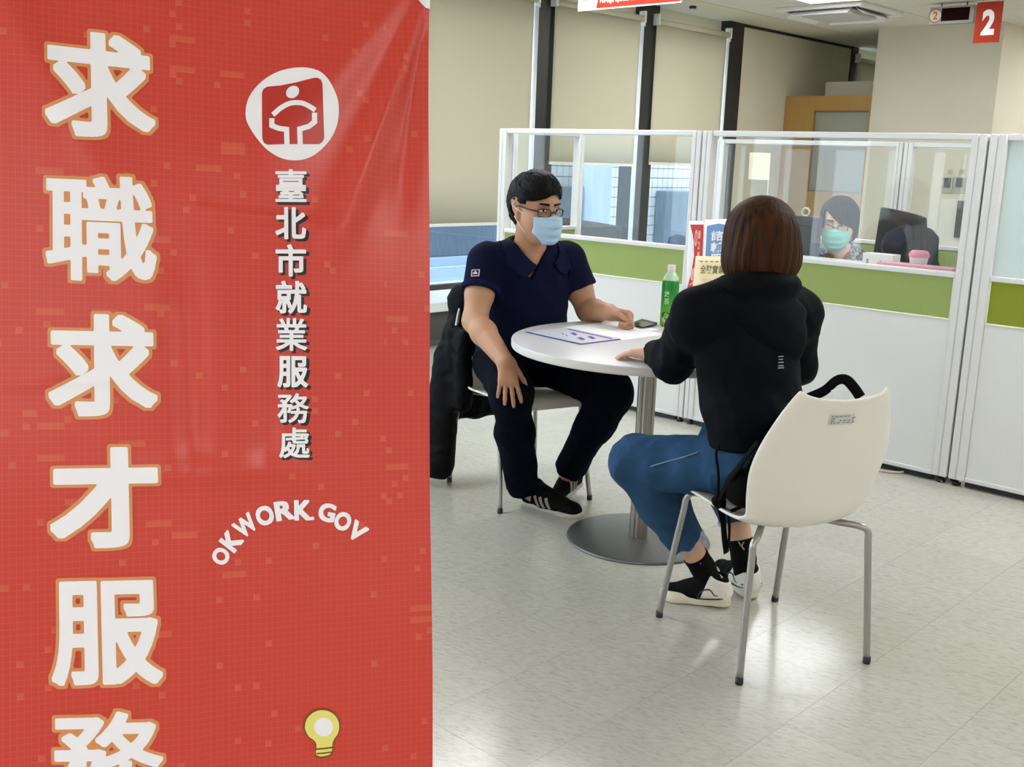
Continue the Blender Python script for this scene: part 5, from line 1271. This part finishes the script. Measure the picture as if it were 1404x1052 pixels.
    un = INT(INF(torso, .004), lambda P: np.linalg.norm(P-V2.astype(np.float32), axis=1)-.055, half(V2+A_(0, 0, .014), (-.3, .3, 1))); un.bb = (V2-.07, V2+.07); field_obj('undershirt', un, .004, mat('red_cotton', 'b3202a', .8), man)
    # sleeve badge
    p, n = hit(inner, 652, 374.5); u_ = np.array([0, 0, 1.])-n*n[2]; u_ /= np.linalg.norm(u_); l_ = np.cross(u_, n)
    u2 = u_*math.cos(.12)-l_*math.sin(.12); l2 = np.cross(u2, n)
    q = MB(); q.obox(C2R(p+n*.001), C2R(l2), C2R(u2), C2R(n), (.0165, .0145, .0022), .002); bo_ = q.build('sleeve_badge', mat('badge_pink', 'cdb9c6', .7), so)
    q = MB(); q.obox(C2R(p+n*.0025), C2R(l2), C2R(u2), C2R(n), (.0130, .0112, .0014), .001); q.build('badge_field', MT['navy_dark'], bo_)
    q = MB(); P_ = [(-.010, -.006), (.010, -.006), (.0075, .001), (.004, .002), (.003, .0075), (-.003, .0075), (-.004, .002), (-.0075, .001)]
    q.add([C2R(p+n*.0042+l2*a+u2*b) for a, b in P_], [tuple(range(8))]); q.build('badge_emblem', bpy.data.materials['badge_pink'], bo_)
    # trousers
    tR = limb([Rh, Rk, lerp(Rk, Ra, .4), lerp(Rk, Ra, 1.1)], [.098, .073, .072, .062], .04); tL = limb([Lh, Lk, lerp(Lk, La, .4), lerp(Lk, La, 1.1)], [.098, .076, .070, .060], .04)
    tR = INT(tR, half(lerp(Rk, Ra, 1.05), Ra-Rk)); tL = INT(tL, half(lerp(Lk, La, .99), La-Lk))
    tr_ = U([tR, tL, ell(pel, (.138, .188, .115), T3)], .03); tr_ = FOLD(FOLD(tr_, .0045, 22, 21, (1, 1, .6)), .0015, 70, 22); tr_ = INT(tr_, half((0, 0, .62), (0, 0, 1)))
    field_obj('trousers', tr_, .005, MT['denim_dark'], man)
    # shoes
    shoe(*shR, man, (0.10, -.25, 1), 'black'); shoe(*shL, man, (-.25, -.1, 1), 'black')
    return man
build_man()

# ================================================================ BLACK COAT OVER THE MAN'S CHAIR
def build_coat():
    fm = np.array([.497, -.868, 0]); rt_ = np.array([-.868, -.497, 0]); c0 = A_(.041, 4.295, 0); X3 = np.array([fm, rt_, (0, 0, 1.)])
    q = lambda f, r, z: c0+fm*f+rt_*r+A_(0, 0, z)
    sl = [rbox(q(-.315, -.015, .52), (.045, .185, .27), X3, .035), rcone(q(-.30, -.14, .775), q(-.295, .125, .775), .050, .055), rbox(q(-.21, .195, .50), (.10, .030, .17), X3, .028),
          rcone(q(-.30, .11, .75), q(-.28, .20, .52), .045, .06), rcone(q(-.28, .20, .52), q(-.20, .275, .10), .062, .072), rcone(q(-.29, .18, .45), q(-.25, .27, .10), .06, .075),
          rcone(q(-.31, -.14, .7), q(-.30, -.20, .36), .04, .05), rbox(q(-.235, .0, .62), (.02, .15, .15), X3, .02)]
    f = U(sl, .04); f = FOLD(FOLD(f, .009, 16, 31, (1, 1, .35)), .003, 45, 32); f = INT(f, half((0, 0, .035), (0, 0, -1)))
    b = C2R(A_(*q(-.31, 0, .0))); o = tag(field_obj('coat', f, .006, mat('black_nylon', '020203', .7, 0, .12, bump=(60, .2)), None, (b[0], b[1], .03)), "black coat draped over the back of the man's chair, one side trailing down", 'coat')
    z = MB(); z.tube(C2R(smooth_path([q(-.30, -.21, .34), q(-.29, -.215, .28), q(-.285, -.22, .25)], 5)), .003, 6); z.build('drawstring', MT['black'], o, smooth=True)
build_coat()

# ================================================================ WOMAN FROM BEHIND
def build_woman():
    tf = np.array([-.38, .925, 0]); tl = np.array([-.925, -.38, 0]); T3 = np.array([tf, tl, (0, 0, 1.)])
    pel, wai, che, nb = A_(.735, 2.965, .535), A_(.700, 2.995, .70), A_(.668, 3.025, .855), A_(.682, 3.03, 1.005)
    hc = A_(.687, 3.065, 1.160); hF = np.array(axes((-.50, .86, -.08)))
    Ls, Le, Lw = A_(.508, 2.985, .945), A_(.485, 3.155, .795), A_(*cz(899, 484, .775))
    Rs, Re, Rw = A_(.822, 3.105, .950), A_(.862, 3.20, .785), A_(.72, 3.40, .785)
    sL = (cz(1001, 831, .004), cz(908, 818, 0)); sR = (cz(1033, 823, .004), cz(985, 782, 0))
    Lh, Lk, La = A_(.680, 2.93, .53), A_(.386, 3.115, .478), A_(.625, 3.205, .115)
    Rh, Rk, Ra = A_(.830, 2.995, .53), A_(.690, 3.37, .475), A_(.768, 3.27, .125)
    hf = head_field(hc, hF, .96, .95)
    torso = U([ell(pel, (.115, .165, .115), T3), ell(wai, (.092, .132, .15), T3), ell(che, (.100, .150, .165), T3), rcone(Ls, nb, .048, .052), rcone(Rs, nb, .048, .052)], .06)
    neck = rcone(nb-A_(0, 0, .03), hf.L(-.02, 0, -.05), .052, .048)
    aL = limb([Ls, Le, Lw], [.046, .038, .025], .02); aR = limb([Rs, Re, Rw], [.046, .038, .025], .02)
    hL = hand(Lw, (-.80, .60, -.12), (0, .1, 1), -1, [(.15, .2, .15), (.15, .25, .15), (.2, .25, .2), (.2, .3, .2)], .7, .92, .3, .6)
    hR = hand(Rw, (-.5, .85, -.1), (0, .1, 1), 1, [(.3, .4, .3)]*4, .8, .92, .3, .6)
    lL = limb([Lh, Lk, lerp(Lk, La, .35), La], [.078, .056, .052, .033], .03); lR = limb([Rh, Rk, lerp(Rk, Ra, .35), Ra], [.078, .056, .052, .033], .03)
    fL = foot_in(*sL, La, .028); fR = foot_in(*sR, Ra, .028)
    core = [cull(hf), neck, torso, cull(aL), cull(aR), cull(lL), cull(lR), fL, fR]
    def bodyf(P):
        d = core[0](P)
        for g in core[1:]: d = smin(d, g(P), .02)
        return smin(smin(d, hL(P), .014), hR(P), .014)
    bodyf.bb = (np.min([g.bb[0] for g in core+[hR, hL]], 0), np.max([g.bb[1] for g in core+[hR, hL]], 0))
    w = tag(field_obj('person', bodyf, .0045, MT['skin2'], None, C2R(A_(.735, 2.965, 0))), 'seated person with brown bobbed hair and dark hooded jacket, seen from behind', 'person')
    face_bits(hf, w, mask=MT['mask_blue'], gl=False)
    L = hf.L; fr_, lf, uf = [x.astype(np.float32) for x in hF]; c0 = L(0, 0, 0).astype(np.float32)
    cap = U([ell(hc+A_(0, 0, .022)-hF[0]*.008, (.104, .104, .104), hF), ell(hc-hF[0]*.020+A_(0, 0, -.045), (.096, .110, .080), hF), ell(hc-hF[0]*.016+A_(0, 0, -.075), (.088, .100, .058), hF)], .05)
    def hairf(P):
        q = P-c0; x, y, z = q@fr_, q@lf, q@uf; a = np.arctan2(y, x)
        st = np.sin(a*34+2*np.sin(z*14+a*5))*.5+np.sin(a*71+z*9)*.3+wob(np.c_[x, y, z*.12].astype(np.float32), 110, 3)*.4
        d = cap(P)-.0022*st*np.clip((.10-z)/.08, .1, 1)
        d = np.maximum(d, -(z+.122+.006*np.sin(a*9)))
        face = np.minimum(np.minimum(x-.02, .062-np.abs(y)), .055-z)
        return np.maximum(d, face)
    hairf.bb = cap.bb; field_obj('hair', hairf, .0032, MT['hair_brown'], w)
    # jacket
    slL = limb([Ls, Le, lerp(Le, Lw, 1.1)], [.068, .062, .042], .03); slR = limb([Rs, Re, lerp(Re, Rw, .95)], [.068, .060, .046], .03)
    slL = INT(slL, half(lerp(Le, Lw, 1.06), Lw-Le)); slR = INT(slR, half(lerp(Re, Rw, .9), Rw-Re))
    jt = U([INF(torso, .014), ell(A_(.712, 2.985, .60), (.125, .168, .13), T3), rcone(Ls, nb, .062, .055), rcone(Rs, nb, .062, .055)], .06)
    jk = U([jt, cull(slL), cull(slR)], .03)
    def jf(P):
        d = jk(P); z = P[:, 2]; lo = np.clip((.80-z)/.12, 0, 1)
        fold = 1-2*np.abs(wob(P, 17, 41, 6, (.55, .55, 1.5))); d = d-.0085*fold*(.35+.95*lo)-.0022*(1-2*np.abs(wob(P, 42, 42)))
        q = P-Le.astype(np.float32); e = np.exp(-(q*q).sum(1)/.012); return d-.006*e*(1-2*np.abs(wob(P, 40, 43)))
    jf.bb = (jk.bb[0]-.02, jk.bb[1]+.02)
    jf2 = INT(jf, half((0, 0, .525), (0.1, 0, -1)))
    MT['jacket'] = mat('dark_shell_fabric', '03060b', .8, 0, .12, noise=(6, .3), col2='050910', bump=(500, .12))
    jo = field_obj('jacket', jf2, .0048, MT['jacket'], w)
    # hood lying on the upper back
    hb = nb-tf*.075+A_(0, 0, -.045)
    ring = [nb+tf*(.075*math.cos(a))*.95+tl*(.098*math.sin(a))+A_(0, 0, .022-.020*math.cos(a)) for a in np.linspace(.7, 2*pi-.7, 15)]
    hd = U([rcone(ring[i], ring[i+1], .026, .026) for i in range(14)]+[ell(hb, (.040, .128, .058), T3), ell(hb-tl*.012+A_(.012, -.012, -.050), (.034, .105, .060), T3), ell(hb-tl*.045+A_(.01, -.01, -.095), (.026, .060, .055), T3)], .03)
    hd = FOLD(FOLD(hd, .0030, 16, 51, (1, 1, 1)), .0015, 45, 52); field_obj('hood', hd, .0045, MT['jacket'], jo)
    refl = mat('reflective_grey', 'b9bcc0', .35)
    for k, (y, wd) in enumerate(((489, 3.2), (493, 2.4), (497, 3.4), (501.5, 3.4), (504.5, 4.2))):
        p, n = hit(jf, 1070, y); u_ = np.array([0, 0, 1.])-n*n[2]; u_ /= np.linalg.norm(u_); l_ = np.cross(u_, n); z = MB(); z.obox(C2R(p), C2R(l_), C2R(u_), C2R(n), (wd/470*1.0, .0012, .0045)); z.build('reflective_bar', refl, jo)
    # jeans, cropped and frayed
    jL = limb([Lh, Lk, lerp(Lk, La, .4), La], [.092, .076, .070, .056], .035); jR = limb([Rh, Rk, lerp(Rk, Ra, .4), Ra], [.092, .074, .068, .052], .035)
    hemL, hemR = lerp(Lk, La, .73), lerp(Rk, Ra, .66)
    jL0, jR0 = INT(jL, half(hemL, La-Lk)), INT(jR, half(hemR, Ra-Rk))
    je = U([jL0, jR0, ell(pel, (.128, .178, .11), T3)], .03); je = FOLD(FOLD(je, .0042, 34, 61, (1, 1, .8)), .0016, 80, 62); je = INT(je, half((0, 0, .60), (0, 0, 1)))
    jo2 = field_obj('jeans', je, .0048, MT['denim'], w)
    seam = MB(); P = [hit(je, x, y, .0008)[0] for x, y in ((892, 640), (915, 633), (938, 627), (958, 620))]; seam.tube(C2R(smooth_path(P, 5)), .0022, 6); seam.build('side_seam', mat('seam_blue', '6d87a6', .9), jo2, smooth=True)
    fr = MB(); rs = random.Random(5)
    for c_, d_, r_ in ((hemL, La-Lk, .058), (hemR, Ra-Rk, .054)):
        d_ = np.asarray(d_, float)/np.linalg.norm(d_); a_ = np.cross(d_, (1, 0, 0)); a_ /= np.linalg.norm(a_); b_ = np.cross(d_, a_)
        for k in range(60):
            t = rs.uniform(0, 2*pi); e = a_*math.cos(t)+b_*math.sin(t); p = np.asarray(c_)+e*(r_+.002); fr.tube(C2R(np.array([p-d_*.006, p+d_*rs.uniform(.006, .018)+e*rs.uniform(-.004, .006)])), [.0012, .0006], 4)
    stuff(fr.build('frayed_hem', mat('pale_thread', '9fb3cf', .9), jo2))
    for A0, K0, t0 in ((La, Lk, .88), (Ra, Rk, .83)):
        s0 = lerp(K0, A0, t0); sk = limb([s0, A0, lerp(*(sL if A0 is La else sR), .24)+A_(0, 0, .045)], [.041, .039, .036], .01); sk = INT(sk, half(s0, K0-A0)); so = field_obj('sock', sk, .004, MT['shoe_black'], w)
        d_ = np.array([-.62, -.75, 0]); l_ = np.array([.75, -.62, 0]); p0 = lerp(s0, A0, .35)
        for (a, b), (c_, e) in ((((-.012, .010), (.012, -.012)),) + (((.001, -.001), (.008, .014)),)):
            z = MB(); z.tube(C2R(np.array([hit(sk, *_px(p0+l_*a+A_(0, 0, b)), lift=.0006)[0], hit(sk, *_px(p0+l_*c_+A_(0, 0, e)), lift=.0006)[0]])), .0022, 5); z.build('sock_mark', MT['stripe'], so)
    shoe(*sL, w, (0, 0, 1), 'white'); shoe(*sR, w, (0, 0, 1), 'white')
def _px(p):
    d = np.asarray(p, float)-EYE; f = d@CFW; return 702+FPX*(d@CRT)/f, 526-FPX*(d@CUP)/f
build_woman()

# ================================================================ BLACK SHOULDER BAG BETWEEN HER BACK AND THE CHAIR
def build_bag():
    fw = np.array([-.362, .93, 0]); rt_ = np.array([.93, .362, 0]); c0 = A_(.754, 2.94, 0); q = lambda r, f, z: c0+rt_*r+fw*f+A_(0, 0, z); X3 = np.array([fw, rt_, (0, 0, 1.)])
    f = U([rbox(q(.0, -.178, .63), (.026, .12, .13), X3, .025), ell(cloc(1020, 668, 2.82), (.05, .045, .055))], .03); f = FOLD(f, .004, 25, 71)
    b = C2R(A_(*q(0, -.17, 0))); m = mat('black_canvas', '050506', .85, 0, .15, bump=(300, .2))
    o = tag(field_obj('shoulder_bag', f, .005, m, None, (b[0], b[1], .45)), 'black bag wedged on the chair behind the woman, its straps hanging at the side', 'bag')
    z = MB(); top = smooth_path([cloc(x, y, Y) for x, y, Y in ((1108, 546, 2.74), (1130, 536, 2.745), (1147, 522, 2.75), (1160, 521, 2.75), (1171, 532, 2.75), (1180, 545, 2.74))], 7); z.tube(C2R(top), .0145, 10, flat=.25, up=C2R(fw)); z.build('carry_handle', m, o, smooth=True)
    z = MB(); z.obox(C2R(cloc(1148, 540, 2.735)), C2R(rt_*.97+A_(0, 0, .2)), C2R(A_(0, 0, 1.)-rt_*.2), C2R(fw), (.017, .013, .003), .001); z.build('white_tag', MT['paper'], o)
    kn = cloc(985, 688, 2.84)
    z = MB(); z.tube(C2R(smooth_path([cloc(1040, 606, 2.79), cloc(1022, 628, 2.79), cloc(1003, 655, 2.81), kn, cloc(996, 702, 2.84), cloc(1018, 694, 2.82)], 6)), [.0175]*31, 8, flat=.25); z.tube(C2R(smooth_path([cloc(1046, 612, 2.80), cloc(1034, 625, 2.80), cloc(1012, 664, 2.81), kn], 6)), .013, 8, flat=.3); z.build('strap', m, o, smooth=True)
    z = MB(); z.tube(C2R(smooth_path([cloc(988, 608, 2.81), cloc(982, 622, 2.81), cloc(985, 650, 2.82), kn], 6)), .004, 6); z.build('thin_cord', m, o, smooth=True)
    kf = FOLD(U([ell(kn, (.019, .016, .018)), ell(kn+A_(.006, 0, -.012), (.013, .014, .014))], .01), .003, 90, 73); field_obj('strap_knot', kf, .003, m, o)
    z = MB(); z.tube(C2R(smooth_path([kn, cloc(991, 712, 2.84), cloc(993, 735, 2.84), cloc(996, 758, 2.84)], 6)), .0135, 8, flat=.25); z.tube(C2R(smooth_path([cloc(999, 700, 2.84), cloc(1000, 728, 2.845), cloc(999, 752, 2.845)], 6)), .007, 8, flat=.3); z.build('strap_end', m, o, smooth=True)
build_bag()

# ================================================================ MASKED CLERK
def build_clerk():
    hc = cloc(1150, 306, 5.62); hF = np.array(axes((-.42, -.90, -.16))); tf = np.array([-.35, -.93, 0]); tl = np.array([.93, -.35, 0]); T3 = np.array([tf, tl, (0, 0, 1.)])
    nb = A_(hc[0]+.03, hc[1]+.035, hc[2]-.150); che = nb+A_(.02, .03, -.16); pel = che+A_(.01, .06, -.30)
    Ls, Rs = nb+tl*.165+A_(0, 0, -.065), nb-tl*.165+A_(0, 0, -.065)
    Le, Re = Ls+A_(.05, -.02, -.24), Rs+A_(-.05, -.04, -.24); Lw, Rw = Le+A_(-.10, -.17, .02), Re+A_(.03, -.18, .02)
    hf = head_field(hc, hF, 1.04, 1.0)
    torso = U([ell(pel, (.12, .175, .14), T3), ell(che+A_(0, 0, -.13), (.105, .145, .16), T3), ell(che, (.105, .155, .16), T3), rcone(Ls, nb, .05, .052), rcone(Rs, nb, .05, .052)], .06)
    neck = rcone(nb-A_(0, 0, .03), hf.L(-.02, 0, -.05), .054, .050)
    aL, aR = limb([Ls, Le, Lw], [.048, .040, .026], .02), limb([Rs, Re, Rw], [.048, .040, .026], .02)
    hL = hand(Lw, (-.4, -.9, -.1), (0, .1, 1), -1, [(.3, .4, .3)]*4, .8, .92); hR = hand(Rw, (0, -1, -.1), (0, .1, 1), 1, [(.3, .4, .3)]*4, .8, .92)
    lg = []
    for s in (1, -1):
        h_ = pel+tl*.09*s; k_ = h_+tf*.36+A_(0, 0, -.02); a_ = k_-tf*.12+A_(0, 0, -.37); lg += [rcone(h_, k_, .08, .06), rcone(k_, a_, .056, .036), rcone(a_-A_(0, 0, .02), a_+tf*.13+A_(0, 0, -.03), .034, .028)]
    lg = U(lg, .03)
    core = [cull(hf), neck, torso, cull(aL), cull(aR), cull(lg)]
    def bodyf(P):
        d = core[0](P)
        for g in core[1:]: d = smin(d, g(P), .02)
        return smin(smin(d, hL(P), .014), hR(P), .014)
    bodyf.bb = (np.min([g.bb[0] for g in core+[hR, hL]], 0), np.max([g.bb[1] for g in core+[hR, hL]], 0))
    w = tag(field_obj('person', bodyf, .0055, MT['skin3'], None, C2R(A_(pel[0], pel[1], 0))), 'seated person with teal face mask and red lanyard behind the screen', 'person')
    face_bits(hf, w, mask=MT['mask_teal'], fr=.0018, dz=-.004)
    L = hf.L; fr_, lf, uf = [x.astype(np.float32) for x in hF]; c0 = L(0, 0, 0).astype(np.float32)
    cap = U([ell(L(-.012, 0, .038), A_(.110, .094, .096)*1.04, hF), ell(L(-.03, 0, -.04), A_(.085, .090, .085)*1.04, hF)], .04)
    def hairf(P):
        q = P-c0; x, y, z = q@fr_, q@lf, q@uf; a = np.arctan2(y, x)
        d = cap(P)-.0020*(np.sin(a*30+3*np.sin(z*12))+wob(np.c_[x, y, z*.15].astype(np.float32), 100, 4))
        fringe = .050-.75*(y-.005)*.6           # sweeps from the viewer's left up to the right down
        face = np.minimum(np.minimum(x-.012, np.where(y < .02, .066, .060)-np.abs(y)), np.clip(.062-.85*(y+.035), .0, .075)-z)
        return np.maximum(np.maximum(d, face), -(z+.105))
    hairf.bb = cap.bb; field_obj('hair', hairf, .0035, MT['hair_dark'], w)
    sl = U([limb([Ls, Le, lerp(Le, Lw, .8)], [.066, .058, .046], .02), limb([Rs, Re, lerp(Re, Rw, .8)], [.066, .058, .046], .02)], .01)
    tp = U([INF(torso, .013), sl], .03); tp = FOLD(FOLD(tp, .004, 18, 81), .0015, 60, 82); neckhole = rcone(nb+tf*.03+A_(0, 0, .02), nb+tf*.10+A_(0, 0, -.09), .060, .040)
    tp0 = tp; tp = SUB(tp, neckhole, k=.01); kn = mat('grey_knit', '55555a', .9, noise=(90, .08), col2='b4b3b6')
    field_obj('knit_top', tp, .005, kn, w)
    tr_ = FOLD(INF(lg, .012), .003, 22, 83); field_obj('trousers', INT(tr_, half((0, 0, .08), (0, 0, -1))), .008, MT['denim_dark'], w)
    lanm = mat('red_lanyard', 'c2473c', .6); z = MB(); bodyo = INF(torso, .003); both_ = U([tp, bodyo, neck], 0)
    for pts in (((1137, 323), (1136.5, 332), (1138, 344), (1143, 357)), ((1182, 322), (1176, 333), (1166, 345), (1155, 357))):
        P = []
        for x, y in pts:
            p, n = hit(both_, x, y, .004)
            if np.linalg.norm(p-hc) < .5: P.append(p)
        len(P) > 1 and z.tube(C2R(smooth_path(P, 5)), .0085, 8, flat=.25, up=C2R(tf))
    z.build('lanyard', lanm, w, smooth=True)
build_clerk()
# navy jacket on the clerk's chair
def build_navy():
    a = cloc(1254, 350, 6.0); c = np.asarray(a, float)
    f = U([ell(c+A_(-.04, -.02, .02), (.13, .07, .15)), ell(c+A_(.0, -.03, -.10), (.13, .08, .14)), rcone(c+A_(-.13, -.02, .05), c+A_(.05, -.02, .08), .06, .055)], .06); f = FOLD(FOLD(f, .008, 18, 91, (1, 1, .6)), .003, 50, 92)
    b = C2R(c); tag(field_obj('jacket', f, .007, mat('navy_jacket', '10142a', .8), None, (b[0], b[1], c[2]-.25)), 'navy jacket bunched over the side of the black office chair', 'jacket')
build_navy()

# repeats share a group
GROUPS = {'chair': 'moulded chairs at the round table', 'blind': 'roller blinds along the windows', 'partition': 'framed screens of the cubicles', 'flyer': 'flyers on the screen post', 'paper': 'papers on the round table',
          'switch': 'switches on the pillar', 'sprinkler': 'sprinklers in the ceiling', 'office chair': 'office chairs inside the cubicles', 'person': 'people sitting in the office'}
for o in list(bpy.data.objects):
    if o.get('category') in GROUPS and not o.get('group'): o['group'] = GROUPS[o['category']]
